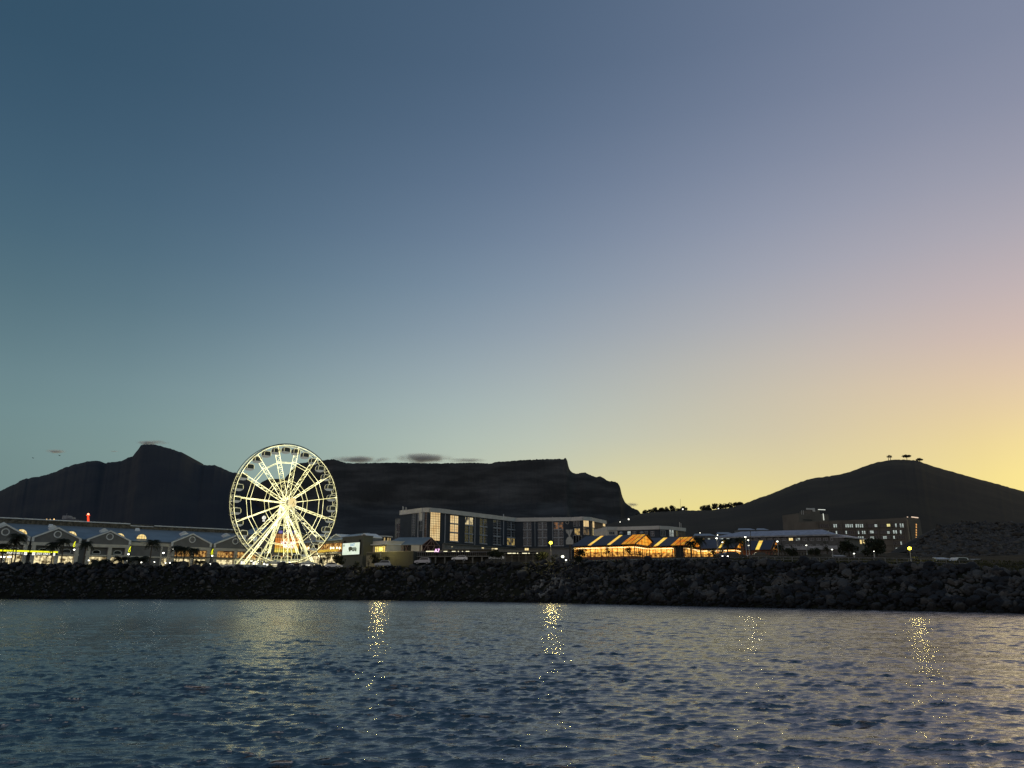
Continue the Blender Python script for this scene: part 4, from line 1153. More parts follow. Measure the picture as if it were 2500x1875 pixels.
def tail_sign():
    c = aty(1391, 1329, 205); F_ = Face(Vector((c.x - 5, c.y + .3, 0)), Vector((c.x + 5, c.y - .3, 0)))
    e = empty('tail_sculpture', (c.x, c.y, h1(c.x, c.y)), 0, 'grey flat sculpture shaped like a fish tail on a dark post before the hotel', 'sculpture')
    pts = [(1382, 1329), (1400, 1329), (1400, 1325), (1398.5, 1318), (1395.5, 1312.5), (1391.8, 1309.5), (1393, 1306), (1398.5, 1293), (1390.3, 1293), (1390.6, 1304.5), (1389.6, 1304.5), (1388.6, 1293), (1381, 1293), (1382.5, 1300.5), (1386.5, 1304), (1389, 1309.5), (1384, 1313.5), (1381.5, 1320)]
    mb = MB(); F_.poly(mb, [F_.hit(x, y) for x, y in pts], -.12, .12); mb.build('tail_plate', mat('sculpture_grey', (.45, .45, .43), .7), e)
    mb = MB(); g = h1(c.x, c.y); mb.tube((c.x, c.y, g - .3), (c.x, c.y, c.z), .22, 8); mb.tube((c.x, c.y, g - .2), (c.x, c.y, g + .4), .7, 10); mb.build('post', m_dark, e)
tail_sign()

# ------------------------------------------------------------ flat roofed building right of the hotel
def low_block():
    ZT = 24.0
    P = [atz(x, y, ZT) for x, y in ((1482, 1286), (1507, 1286.5), (1609, 1283.5), (1632, 1284.5), (1672, 1289))]
    e = empty('flat_roofed_block', (P[1].x, P[1].y, 12), 0, 'dark flat roofed block with pale parapet behind the glowing market hall', 'building')
    for i in range(4):
        f = Face(P[i], P[i + 1]); mb = MB(); f.box(mb, 0, f.len, -14, 0, 11, ZT - 1.2); mb.build('wall', (m_cream if i == 0 else m_hbrown if i == 3 else m_hotel), e)
        mb = MB(); f.box(mb, -.02, f.len + .02, -14, .4 + .004 * i, ZT - 1.25, ZT - .02 * i); mb.build('parapet', m_hcorn, e)
        if i == 0: f.pwindow(e, m_glass, m_frame, 1487, 1298, 1500, 1305, 3, 1, .1)
        if i == 1:
            for x in (1532, 1545, 1573, 1589): f.pwindow(e, m_glass if x != 1532 else e_cool, m_frame, x, 1297, x + 8, 1309, 2, 2, .09)
            for x, y in ((1516, 1302), (1566, 1301)):
                u_, z_ = f.hit(x, y, 2)
                mb = MB(); mb.tube(f.P(u_, -2, ZT - 6), f.P(u_, -2, z_ - .5), .5, 10); c = f.P(u_, -2 + 4, z_); mb.ball(f.P(u_, 1.5, z_), .75, 12, 8, .95); mb.tube(f.P(u_, 1.5, z_ - 5), f.P(u_, 1.5, z_ - .5), .35, 8, .5); mb.build('roof_ventilator', m_steel, e)
        if i == 2:
            f.pwindow(e, m_glass, m_frame, 1613, 1295, 1624, 1309, 3, 1, .1)
        if i == 3: f.pwindow(e, e_cool, m_frame, 1634, 1292, 1644, 1310, 3, 2, .1); f.pwindow(e, m_glass, m_frame, 1650, 1296, 1655, 1309, 1, 3, .1)
    p = P[3]; mb = MB(); q = atz(1665, 1277, ZT + 1); mb.tube((q.x, q.y + 4, ZT - 1), (q.x, q.y + 4, ZT + 1.6), .08, 5); mb.tube((q.x + .5, q.y + 4, ZT - 1), (q.x + .5, q.y + 4, ZT + 1.3), .08, 5); mb.build('roof_aerial', m_hcorn, e)
low_block()

# ------------------------------------------------------------ glowing market halls
def market_hall(px, py, L, W, zE, zR, zf, label, strips, glaze, closed=False):
    th = R(28); A = atz(px, py, zE)
    ax = Vector((-math.cos(th), math.sin(th), 0)); w = Vector((math.sin(th), math.cos(th), 0))
    e = empty('market_hall', (A.x, A.y, zf), 0, label, 'market hall', 'glass gabled market halls')
    def V(l, ww, z_): p = A + ax * l + w * ww; return Vector((p.x, p.y, z_))
    nrm = Vector((0, 0, .14))
    def roofz(t): return zE + (zR - zE) * t
    def pan(mb, l0, l1, t0, t1, lift=0.0, th_=.14):
        mb.prism([V(l0, W / 2 * t0, roofz(t0) + lift), V(l1, W / 2 * t0, roofz(t0) + lift), V(l1, W / 2 * t1, roofz(t1) + lift), V(l0, W / 2 * t1, roofz(t1) + lift)], (0, 0, th_))
    spans = sorted([(a, a + b) for a, b in strips] + [(0, glaze)]); cur = 0; mb = MB()
    for a, b in spans + [(L, L)]:
        if a > cur: pan(mb, cur, a, -.06, 1)
        cur = b
    mb.prism([V(0, W + .6, zE - .1), V(L, W + .6, zE - .1), V(L, W / 2, zR), V(0, W / 2, zR)], (0, 0, .14))
    mb.prism([V(L, .2, zE), V(L, W - .2, zE), V(L, W / 2, zR)], ax * -.15)
    mb.build('roof', m_darkrf, e)
    sk = emi('skylight_glow', (1.0, .78, .14), 1.0, col2=(1.0, .52, .10), scale=.45)
    for a, b in strips:
        mb = MB(); pan(mb, a, a + b, .0, .99, .02, .1); mb.build('skylight', sk, e)
    gl = MB(); pan(gl, .15, glaze, .02, .99, .02, .08); 
    if glaze > .5:
        go = gl.build('glazed_roof', emi('glazed_roof_glow', (1.0, .52, .05), .95, col2=(1.0, .26, .02), scale=.4), e)
        mb = MB()
        for t in np.linspace(.02, .99, 9): pan(mb, .1, glaze, t - .012, t + .012, .11, .05)
        for l in np.linspace(.1, glaze, 4): pan(mb, l - .06, l + .06, 0, 1, .12, .05)
        mb.build('glazing_bar', m_timber, go)
    # gable end
    g = MB(); g.prism([V(.1, .5, zE + .05), V(.1, W - .5, zE + .05), V(.1, W / 2, zR - .35)], ax * .08); ge = g.build('glazed_gable', emi('gable_glow', (1.0, .28, .015), .95, col2=(1.0, .45, .05), scale=.35), e)
    mb = MB()
    for t in np.linspace(.14, .86, 6):
        zz = zE + (zR - zE) * (1 - abs(t - .5) * 2) - .3; mb.tube(V(.05, W * t, zE), V(.05, W * t, zz), .05, 4)
    for q in (.3, .6): mb.tube(V(.05, W * q / 2 + .2, zE + (zR - zE) * q), V(.05, W - W * q / 2 - .2, zE + (zR - zE) * q), .05, 4)
    mb.build('glazing_bar', m_timber, ge)
    mb = MB()
    for s in (0, W): mb.tube(V(-.1, s, zE + .1), V(-.1, W / 2, zR + .15), .16, 5)
    mb.tube(V(-.1, 0, zE), V(-.1, W, zE), .12, 5); mb.build('gable_frame', m_dark, e)
    # lit walls, long side and end
    if closed:
        q = MB(); q.prism([(*(A + w * .35)[:2], zf - 1), (*(A + ax * L + w * .35)[:2], zf - 1), (*(A + ax * L + w * .35)[:2], zE), (*(A + w * .35)[:2], zE)], w * .2)
        q.prism([(*(A + ax * .3 + w * .35)[:2], zf - 1), (*(A + ax * .3 + w * (W - .35))[:2], zf - 1), (*(A + ax * .3 + w * (W - .35))[:2], zE), (*(A + ax * .3 + w * .35)[:2], zE)], ax * .2)
        q.build('wall', m_timber, e); return e
    hi = emi('market_light', (1.0, .66, .14), 1.45, col2=(.95, .24, .02), scale=2.2)
    lo = emi('market_goods_light', (1.0, .50, .10), .95, col2=(.15, .04, .008), scale=1.6)
    top = emi('market_tube_light', (1.0, .88, .50), 1.9, col2=(1.0, .55, .2), scale=.5)
    for (a0, b0, a1, b1) in ((.3, .35, L - .3, .35), (.35, .3, .35, W - .3)):
        P0, P1 = A + ax * a0 + w * b0, A + ax * a1 + w * b1
        d = (P1 - P0); n_ = Vector((0, 0, 0))
        inn = (w if b0 == b1 else ax) * .1
        q = MB(); q.prism([(P0.x, P0.y, zf + .9), (P1.x, P1.y, zf + .9), (P1.x, P1.y, zf + 2.1), (P0.x, P0.y, zf + 2.1)], inn); o1 = q.build('lit_stall_front', lo, e)
        q = MB(); q.prism([(P0.x, P0.y, zf + 2.12), (P1.x, P1.y, zf + 2.12), (P1.x, P1.y, zE - .5), (P0.x, P0.y, zE - .5)], inn); q.build('lit_glazing', hi, e)
        q = MB(); q.prism([(P0.x, P0.y, zf - 1), (P1.x, P1.y, zf - 1), (P1.x, P1.y, zf + .88), (P0.x, P0.y, zf + .88)], inn); q.build('plinth', m_timber, e)
        q = MB(); d.normalize(); o_ = -inn * 2.4
        Pt0, Pt1 = P0 + o_, P1 + o_
        q.tube((Pt0.x, Pt0.y, zE - .75), (Pt1.x, Pt1.y, zE - .75), .09, 5); q.build('tube_light', top, e)
        q = MB(); n = max(3, int((P1 - P0).length / 1.5))
        for i in range(n + 1):
            p = P0 + (P1 - P0) * i / n - inn * .6; q.tube((p.x, p.y, zf - .5), (p.x, p.y, zE), .08 if i % 2 else .14, 5)
        for z_ in (zf + .9, zf + 2.1, zf + 2.9): q.tube((P0.x, P0.y, z_), (P1.x, P1.y, z_), .05, 4)
        q.build('post', m_timber, e)
    return e
MZf = 10.3
market_hall(1550.7, 1328.5, 18.2, 19.6, 14.3, 17.4, MZf, 'largest glowing market hall, at the left end of the row beside the fish tail sculpture', [(6.9 + 0, 1.0), (12.6, 1.0)], 4.0)
market_hall(1672, 1331, 17.0, 19.0, 14.3, 17.0, MZf, 'second glowing market hall with bright yellow glazed roof, right of the largest one', [(6.0 + 1.5, 1.2)], 4.0)
market_hall(1797, 1337, 16.0, 18.0, 14.0, 16.9, MZf, 'third market hall, dim roof with lit gable behind palms and lamps', [(4.2, .8), (12.5, .9)], .4)
market_hall(1886, 1341, 11.0, 14.0, 13.6, 16.4, MZf, 'rightmost market hall, mostly dark with one lit roof strip behind trees', [(3.6, 1.1)], .4, True)
# dark kiosk standing before the second hall
k = aty(1660, 1350, 195); e = empty('dark_kiosk', (k.x, k.y, 9.5), 0, 'small dark kiosk box silhouetted against the glowing market', 'kiosk')
mb = MB(); mb.box(k.x - 1.05, k.x + 1.0, k.y, k.y + 2.2, 9, k.z + 1.3); mb.build('cabin', m_dark, e)
mb = MB(); mb.box(k.x - 1.25, k.x + 1.2, k.y - .3, k.y + 2.4, k.z + 1.3, k.z + 1.5); mb.build('roof', m_dark, e)

# ------------------------------------------------------------ long office with pale roof, and its extension
def long_office():
    P = atz(1748, 1311.5, 20.5); Q = atz(2041, 1304.5, 20.5); F_ = Face(P, Q)
    e = empty('long_office', (P.x, P.y, 14), 0, 'long low office with pale blue hipped roof and bands of windows, behind the market', 'building')
    zE = 20.5; G = 12
    mb = MB(); F_.box(mb, 1, F_.len - .5, -16, 0, G, zE - .5); mb.build('wall', mat('office_grey', (.12, .12, .115), .8), e)
    mb = MB(); F_.box(mb, -.6, F_.len + .4, -16, 1.0, zE - .45, zE); F_.box(mb, 0, F_.len, 0.02, .7, zE - 4.9, zE - 3.7); mb.build('fascia', mat('office_pale', (.34, .35, .36), .7), e)
    mb = MB(); zR = zE + 2.2
    mb.add([F_.P(-.6, 1.0, zE + .01), F_.P(F_.len + .4, 1.0, zE + .01), F_.P(F_.len - 4, -7, zR), F_.P(8, -7, zR), F_.P(-.6, -16, zE + .01), F_.P(F_.len + .4, -16, zE + .01)], [(0, 1, 2, 3), (5, 4, 3, 2), (4, 0, 3), (1, 5, 2), (0, 4, 5, 1)]); mb.build('roof', mat('pale_hip_roof', (.28, .31, .38), .5), e)
    lit = {1763: 1, 1778: 1, 1798: 0, 1930: 2, 1948: 1}
    for x in range(1756, 2030, 17):
        m = e_warmhi if x in (1926,) else (e_cool if x in (1756, 1773, 1943) else m_glass)
        F_.pwindow(e, m, m_frame, x, 1313.5, x + 10, 1320, 2, 1, .08)
    for x in range(1765, 2030, 19): F_.pwindow(e, m_glass, m_frame, x, 1330, x + 9, 1338, 2, 1, .08)
    # right end
    Q2 = atz(2072, 1309.5, 20.5); F2 = Face(Q, Q2)
    mb = MB(); F2.box(mb, 0, F2.len, -10, 0, G, zE - .5); mb.build('wall', mat('office_grey', (.12, .12, .115), .8), e)
    mb = MB(); F2.box(mb, 0.3, F2.len + 1, -10, .9, zE - .5, zE - .05); mb.build('fascia', mat('office_pale', (.34, .35, .36), .7), e)
    for x in (2043, 2050): F2.pwindow(e, e_warmhi, m_frame, x, 1309, x + 5, 1318, 1, 1, .1)
    P3 = atz(2060, 1310, 19.6); Q3 = atz(2113, 1316, 19.6); F3 = Face(P3, Q3)
    mb = MB(); F3.box(mb, 0, F3.len, -9, 0, G, 19.2); mb.build('wall', mat('office_grey', (.12, .12, .115), .8), e)
    mb = MB(); F3.box(mb, -.3, F3.len + .4, -9, .8, 19.2, 19.55); mb.build('fascia', mat('office_pale', (.34, .35, .36), .7), e)
    mb = MB(); mb.add([F3.P(-.3, .8, 19.56), F3.P(F3.len + .4, .8, 19.56), F3.P(F3.len - 3, -5, 21), F3.P(-.3, -5, 21), F3.P(F3.len + .4, -9, 19.56), F3.P(-.3, -9, 19.56)], [(0, 1, 2, 3), (1, 4, 2), (4, 5, 3, 2), (5, 0, 3), (0, 5, 4, 1)]); mb.build('roof', mat('pale_hip_roof', (.28, .31, .38), .5), e)
    for x in (2099, 2106): F3.pwindow(e, e_warmhi, m_frame, x, 1318, x + 4.5, 1328, 1, 1, .1)
long_office()

# ------------------------------------------------------------ five storey block with two towers
def ward_block():
    m = mat('brown_concrete', (.15, .135, .11), .85, var=.12, scale=.2); ZT = 35.0
    P = atz(2022, 1272, ZT); Q = atz(2213, 1264.5, ZT); F_ = Face(P, Q)
    e = empty('five_storey_block', (P.x, P.y, 16), 0, 'brown five storey block with rows of small lit windows and a tower at each end', 'building')
    mb = MB(); F_.box(mb, -16, F_.len, -18, 0, 12, ZT); mb.build('wall', m, e)
    rows = [(1279, 1288), (1295.5, 1304), (1309, 1316.5), (1323, 1331), (1337, 1344)]
    rg = random.Random(5)
    wins = [2000 + 0, 2030, 2059, 2089]
    groups = [(2001, 2025), (2030, 2055), (2059, 2084), (2089, 2114)]
    lit = emi('ward_window_light', (.80, .92, .86), .58, col2=(.40, .46, .42), scale=.6)
    litw = emi('ward_warm_light', (1.0, .88, .36), .95)
    n = 0
    for ri, (y0, y1) in enumerate(rows):
        sh = ri * .5
        for gi, (x0, x1) in enumerate(groups + [(2180, 2208)]):
            k = 5
            if ri >= 3 and gi < 4: continue
            for j in range(k):
                xa = x0 + (x1 - x0) * j / k + sh; xb = xa + (x1 - x0) / k * .66
                r_ = rg.random(); mm = lit if (r_ < (.62 if ri == 0 else .34)) else (m_glass)
                F_.pwindow(e, mm, m_dark, xa, y0 + (.5 if gi < 4 else -1.0), xb, y1 - .3, 1, 2, .06)
        if ri < 3:
            for x0, x1 in ((2119, 2143), (2149, 2175)):
                F_.pwindow(e, m_glass, m_dark, x0, y0 + .5, x1, y1, 3, 1, .1, name='loggia')
        F_.pbox(mb := MB(), 1990, y1 + 1.0, 2212, y1 + 2.0, .02, .35); mb.build('string_course', m, e)
    for x, y, w_, mm in ((2135, 1280, 9, lit), (2165, 1279, 10, litw), (2124, 1295.5, 9, lit), (2166, 1297, 6, lit), (2125, 1309.5, 9, lit), (2156, 1309, 9, lit), (2187, 1337, 6, lit)):
        u0, u1, z0, z1 = F_.rect(x, y, x + w_, y + 6.5, .2); F_.window(e, mm, m_dark, u0, u1, z0, z1, 2, 2, .06, d=.16)
    # vertical piers
    for x in (1999, 2027, 2057, 2087, 2117, 2146, 2178, 2211):
        F_.pbox(mb := MB(), x - 1.2, 1272, x + 1.2, 1350, .02, .55); mb.build('pier', m, e)
    # towers
    T = Face(atz(1947, 1244, 41.5), atz(2020, 1247, 41.5)); mb = MB(); T.box(mb, 0, T.len, -12, .3, 12, 39.6); T.box(mb, T.len * .42, T.len * .72, -8, .31, 39.6, 41.5); tw = mb.build('left_tower', m, e)
    mb = MB()
    for x, y0, y1 in ((1957, 1246, 1256), (1961.5, 1246, 1256)): T.pbox(mb, x - .4, y0, x + .4, y1, .4, .5)
    T.pbox(mb, 1969, 1240.5, 1984, 1244.5, .4, .6); T.pbox(mb, 1984, 1240.5, 1990, 1249, .4, .6)
    mb.build('pale_panel', m_hcorn, tw)
    mb = MB(); T.pbox(mb, 1997.5, 1243.5, 2015, 1245, .6, .7); T.pbox(mb, 2010, 1254, 2011.5, 1270, .6, .7); mb.build('edge_light', emi('tower_light', (.9, .95, .85), .9), tw)
    mb = MB(); T.pbox(mb, 1961, 1268.5, 1983, 1270.5, .31, .4); T.pbox(mb, 1961, 1280.5, 1983, 1283, .31, .4); mb.build('slot', m_dark, tw)
    p = T.P(T.len * .9, -3, 41.5)
    for x in (.86, .96): 
        p = T.P(T.len * x, -1, 39); mb = MB(); mb.tube(p, p + Vector((0, 0, 4.5)), .1, 5); mb.build('mast', m_dark, tw)
    P2 = atz(2215, 1262, 37.5); Q2 = atz(2246, 1265, 37.5); T2 = Face(P2 + Vector((0, -1, 0)), Q2)
    mb = MB(); T2.box(mb, .5, T2.len, -14, 0, 12, 37.3); t2 = mb.build('right_tower', m, e)
    mb = MB(); T2.pbox(mb, 2226, 1262, 2242, 1264, .3, .5); T2.pbox(mb, 2214.5, 1261.5, 2217, 1263, .6, .7); mb.build('edge_light', emi('tower_warm_light', (1, .75, .55), .95), t2)
    mb = MB()
    for y in (1279, 1285, 1292, 1298, 1304, 1311): T2.pbox(mb, 2236.3, y, 2238.3, y + 4, .02, .1)
    mb.build('stair_light', emi('stair_orange', (1, .50, .16), .9), t2)
    T2.pbox(mb := MB(), 2216, 1266, 2219, 1330, .02, .12); mb.build('shadow_gap', m_dark, t2)
ward_block()

# small lit houses on the slope beyond the market
for i, (x, y, Y, w_, h_, lab) in enumerate(((1770, 1304, 420, 9, 4, 'small pale house with lit windows above the market, left of the long office roof'), (1720, 1308, 400, 11, 4, 'low grey house behind the second market hall'), (1862, 1294, 460, 7, 3, 'small house showing just over the middle of the long office roof'), (1823, 1294, 460, 10, 3, 'wide dim house over the left part of the long office roof'))):
    p = aty(x, y, Y); e = empty('slope_house', (p.x, p.y, p.z - h_), 0, lab, 'house', 'houses on the slope behind the market')
    mb = MB(); mb.box(p.x - w_ / 2, p.x + w_ / 2, p.y, p.y + 8, p.z - h_ - 16, p.z); mb.build('wall', mat('house_wall', (.16, .16, .15), .8), e)
    mb = MB(); mb.prism([(p.x - w_ / 2 - .4, p.y - .4, p.z), (p.x + w_ / 2 + .4, p.y - .4, p.z), (p.x + w_ / 2 - 1.5, p.y + 4, p.z + 1.3), (p.x - w_ / 2 + 1.5, p.y + 4, p.z + 1.3)], (0, .4, 0)); mb.build('roof', m_slate, e)
    f = Face((p.x - w_ / 2, p.y), (p.x + w_ / 2, p.y))
    for q in range(3): f.window(e, e_cool if (q + i) % 2 else e_warm, m_dark, 1 + q * w_ / 3.6, 2.2 + q * w_ / 3.6, p.z - 2.6, p.z - 1.2, 2, 1, .08)

# ------------------------------------------------------------ far left: docked ship, red beacon tower, round lit sign
def far_things():
    p = aty(150, 1267.5, 420); e = empty('docked_ship', (p.x, p.y, p.z - 3), 0, 'far ship superstructure with a row of warm deck lights above the shopping centre roof', 'ship')
    mb = MB(); x0 = p.x - 5.5; mb.prism([(x0, p.y, p.z - 20), (x0 + 16, p.y, p.z - 20), (x0 + 16, p.y, p.z - .4), (x0 + 9, p.y, p.z + .6), (x0 + 5, p.y, p.z - .6), (x0, p.y, p.z - .8)], (0, 5, 0)); mb.build('hull', mat('ship_grey', (.13, .14, .16), .7), e)
    mb = MB(); mb.box(x0 + 5.5, x0 + 9, p.y + .5, p.y + 4, p.z, p.z + 2.0); mb.box(x0 + 9, x0 + 11, p.y + .5, p.y + 4, p.z, p.z + 1.2); mb.tube((x0 + 7.4, p.y + 1, p.z + 2), (x0 + 7.4, p.y + 1, p.z + 3.2), .12, 5); mb.build('bridge', mat('ship_pale', (.3, .32, .34), .7), e)
    for i, (dx, dz) in enumerate(((.4, .1), (1.6, 0), (2.9, .2), (4.0, -.4), (4.9, -.9), (3.2, -1.0), (1.9, -.8), (.9, -.6))):
        mb = MB(); mb.ball((x0 - 3 + dx * 1.6, p.y - .3, p.z - .3 + dz), .32, 8, 6); mb.build('deck_light', emi('deck_lamp', (1, .62, .25), 2.2), e)
    p = aty(215.5, 1273, 400); t = aty(215.5, 1256, 400); e = empty('beacon_tower', (p.x, p.y, p.z - 8), 0, 'round tower glowing red above the roof of the shopping centre', 'tower')
    mb = MB(); mb.tube((p.x, p.y, p.z - 14), (p.x, p.y, p.z), .8, 10); mb.build('base', m_dark, e)
    mb = MB(); mb.tube(p, (t.x, t.y, t.z - .6), .55, 10, .42); mb.tube((t.x, t.y, t.z - .6), (t.x, t.y, t.z - .35), .9, 12); mb.build('shaft', e_red, e)
    mb = MB(); mb.ball((t.x, t.y, t.z + .1), .55, 10, 8); mb.build('lantern', emi('red_lantern', (1, .35, .2), 3.0), e)
    p = aty(644.5, 1265, 360); F_ = Face((p.x - 5, p.y), (p.x + 5, p.y))
    e = empty('round_sign', (p.x, p.y, p.z - 4), 0, 'round glowing white sign on a dark tower seen through the ferris wheel', 'sign')
    u_, z_ = F_.hit(644.5, 1264)
    c = F_.P(u_, 0, z_); r = .75
    mb = MB(); mb.ring(c, F_.n, F_.u, r, .14, 24, 6); mb.ring(c, F_.n, F_.u, r * .42, .12, 16, 5); F_.box(mb, u_ - .5, u_ - .34, -.1, .1, z_ - .4, z_ + .4); mb.build('sign_ring', e_whites, e)
    mb = MB(); F_.box(mb, u_ - .5, u_ - .1, -.1, .1, z_ - 1.7, z_ - 1.2); F_.box(mb, u_ + .05, u_ + .5, -.1, .1, z_ - 1.7, z_ - 1.2); mb.build('sign_bar', e_whites, e)
    mb = MB(); F_.box(mb, u_ - 3, u_ + 3, -4, -.2, 8, z_ + 1.6); mb.build('dark_tower', mat('black_render', (.05, .052, .058), .9), e)
    # two gulls
    for i, (x, y, Y, lab) in enumerate(((81, 1118.5, 300, 'tiny dark bird in the sky, the left one of two'), (145.5, 1112.5, 280, 'tiny dark bird in the sky, the right one of two above the mountain'))):
        p = aty(x, y, Y); e = empty('bird', p, 0, lab, 'bird', 'birds over the mountain')
        mb = MB(); mb.ball(p, .11, 8, 6); mb.tube(p, p + Vector((.32, 0, .02)), .09, 6, .03); mb.tube(p, p - Vector((.22, 0, -.03)), .07, 6, .05); mb.build('body', m_dark, e, True)
        for s in (-1, 1):
            mb = MB(); mb.prism([p + Vector((-.08, 0, .05)), p + Vector((.1, 0, .05)), p + Vector((.05, s * .35, .22)), p + Vector((-.1, s * .75, .1))], (0, 0, .02)); mb.build('wing', m_dark, e)
far_things()
# ------------------------------------------------------------ sea wall rocks
def rock_mesh(seed, sub):
    rg = np.random.default_rng(seed)
    bm = bmesh.new(); bmesh.ops.create_icosphere(bm, subdivisions=sub, radius=1)
    V = np.array([v.co[:] for v in bm.verts]); F = np.array([[v.index for v in f.verts] for f in bm.faces]); bm.free()
    nrm = rg.normal(size=(9, 3)); nrm /= np.linalg.norm(nrm, axis=1)[:, None]
    dd = rg.uniform(0.55, 0.9, 9)
    for n_, d_ in zip(nrm, dd):
        s = V @ n_; V = V - np.maximum(s - d_, 0)[:, None] * n_
    V *= np.array([1.0, rg.uniform(.65, .95), rg.uniform(.5, .8)]) * 1.1
    V += rg.normal(0, .02, V.shape)
    return V, F
def rot(a, b, c):
    return np.array((Matrix.Rotation(a, 3, 'Z') @ Matrix.Rotation(b, 3, 'X') @ Matrix.Rotation(c, 3, 'Y'))[:]) if False else np.array([list(r) for r in (Matrix.Rotation(a, 3, 'Z') @ Matrix.Rotation(b, 3, 'X') @ Matrix.Rotation(c, 3, 'Y'))])
def rock_material():
    m = bpy.data.materials.new('sea_wall_stone'); m.use_nodes = True; t = m.node_tree; b = t.nodes['Principled BSDF']
    b.inputs['Roughness'].default_value = 0.8; b.inputs['Specular IOR Level'].default_value = 0.35
    g = N(t, 'ShaderNodeNewGeometry')
    vo = N(t, 'ShaderNodeTexVoronoi'); vo.inputs['Scale'].default_value = 0.55; t.links.new(g.outputs['Position'], vo.inputs['Vector'])
    sp = N(t, 'ShaderNodeSeparateXYZ'); t.links.new(vo.outputs['Color'], sp.inputs[0])
    no = N(t, 'ShaderNodeTexNoise'); no.inputs['Scale'].default_value = 3.0; no.inputs['Detail'].default_value = 5; t.links.new(g.outputs['Position'], no.inputs['Vector'])
    rp = N(t, 'ShaderNodeValToRGB'); rp.color_ramp.elements[0].position = 0.1; rp.color_ramp.elements[0].color = (0.012, 0.014, 0.018, 1); rp.color_ramp.elements[1].position = 0.95; rp.color_ramp.elements[1].color = (0.12, 0.118, 0.11, 1)
    k = rp.color_ramp.elements.new(0.6); k.color = (0.024, 0.027, 0.032, 1)
    mix = mth(t, 'ADD', mth(t, 'MULTIPLY', sp.outputs[0], 0.7), mth(t, 'MULTIPLY', no.outputs[0], 0.35))
    t.links.new(mix, rp.inputs[0])
    # wet, dark tide band near the water
    pz = N(t, 'ShaderNodeSeparateXYZ'); t.links.new(g.outputs['Position'], pz.inputs[0])
    mr = N(t, 'ShaderNodeMapRange'); mr.inputs[1].default_value = 0.5; mr.inputs[2].default_value = 1.7; mr.inputs[3].default_value = 0.18; mr.inputs[4].default_value = 1.0
    zz = mth(t, 'ADD', pz.outputs[2], mth(t, 'MULTIPLY', no.outputs[0], 0.8)); zz = mth(t, 'SUBTRACT', zz, 0.4); t.links.new(zz, mr.inputs[0])
    mx = N(t, 'ShaderNodeMix', data_type='RGBA', blend_type='MULTIPLY'); mx.inputs[0].default_value = 1
    t.links.new(rp.outputs[0], mx.inputs[6]); t.links.new(mr.outputs[0], mx.inputs[7]); t.links.new(mx.outputs[2], b.inputs['Base Color'])
    bp = N(t, 'ShaderNodeBump'); bp.inputs['Distance'].default_value = 0.08; bp.inputs['Strength'].default_value = 0.7; t.links.new(no.outputs[0], bp.inputs['Height']); t.links.new(bp.outputs[0], b.inputs['Normal'])
    return m
def rocks():
    m = rock_material(); rg = np.random.default_rng(21)
    pts = []
    seg = np.linalg.norm(np.diff(SHN, axis=0), axis=1); 
    def put(n, i0, i1, rmin, rmed, rmax, w0=-1.2, w1=1.05, bias=1.0):
        lens = seg[i0:i1]; tot = lens.sum()
        for _ in range(n):
            q = rg.uniform(0, tot); i = i0
            while q > seg[i] and i < i1 - 1: q -= seg[i]; i += 1
            A, B = SHN[i], SHN[i + 1]; t = q / seg[i]; d = (B - A) / seg[i]; nn = np.array([-d[1], d[0]])
            p = A + (B - A) * t
            Wd = np.interp(p[0], [-147, -36, 24, 56], [15, 13, 11, 8.5])
            w = rg.uniform(w0 / Wd, w1) ; w = w * Wd
            q2 = p + nn * w
            r = float(np.clip(rmed * np.exp(rg.normal(0, .38)), rmin, rmax))
            pts.append((q2[0], q2[1], r))
    # indices into SHORE: 3 = x -147 ... 15 = x 56
    put(3900, 3, 10, .20, .34, .9); put(330, 3, 7, .6, .85, 1.35, 9, 1.05); put(380, 3, 10, .5, .72, 1.2, 7, 1.08)
    put(2500, 10, 13, .22, .38, .9); put(3000, 13, 17, .20, .34, .8); put(150, 13, 18, .36, .48, .75); put(420, 16, 19, .3, .5, .9)
    P = np.array(pts); Z = H(P[:, 0], P[:, 1])
    dist = np.hypot(P[:, 0], P[:, 1]); ang = np.degrees(np.arctan2(P[:, 0], P[:, 1]))
    inview = (np.abs(ang) < 35) & (Z > 0.0)
    score = np.where(inview, P[:, 2] / dist, 0); order = np.argsort(-score)
    ind = set(order[:300].tolist())
    var1 = [rock_mesh(100 + i, 1) for i in range(14)]
    var2 = []
    for i in range(12):
        V, F = rock_mesh(300 + i, 2)
        me = bpy.data.meshes.new('boulder'); me.from_pydata(V.tolist(), [], F.tolist()); me.update(); me.materials.append(m); var2.append(me)
    VV = []; FF = []; off = 0
    for k, (x, y, r) in enumerate(pts):
        z = Z[k] + r * rg.uniform(.05, .45)
        ra = (rg.uniform(0, 6.28), rg.uniform(-.6, .6), rg.uniform(-.6, .6))
        if k in ind:
            o = bpy.data.objects.new('boulder', var2[k % 12]); COL.objects.link(o); o.location = (x, y, z + r * .1)
            o.rotation_euler = ra; o.scale = (r * 1.1,) * 3
            tag(o, 'one of the largest angular grey boulders on the sea wall slope', 'boulder', 'large boulders of the sea wall')
        else:
            V, F = var1[k % 14]; V = (V * r) @ rot(*ra).T + np.array([x, y, z])
            VV.append(V); FF.append(F + off); off += len(V)
    o = npmesh('rubble', np.concatenate(VV), np.concatenate(FF), m)
    tag(o, 'thousands of smaller loose grey stones covering the sea wall', 'rubble', kind='stuff')
    return m
m_rock = rocks()

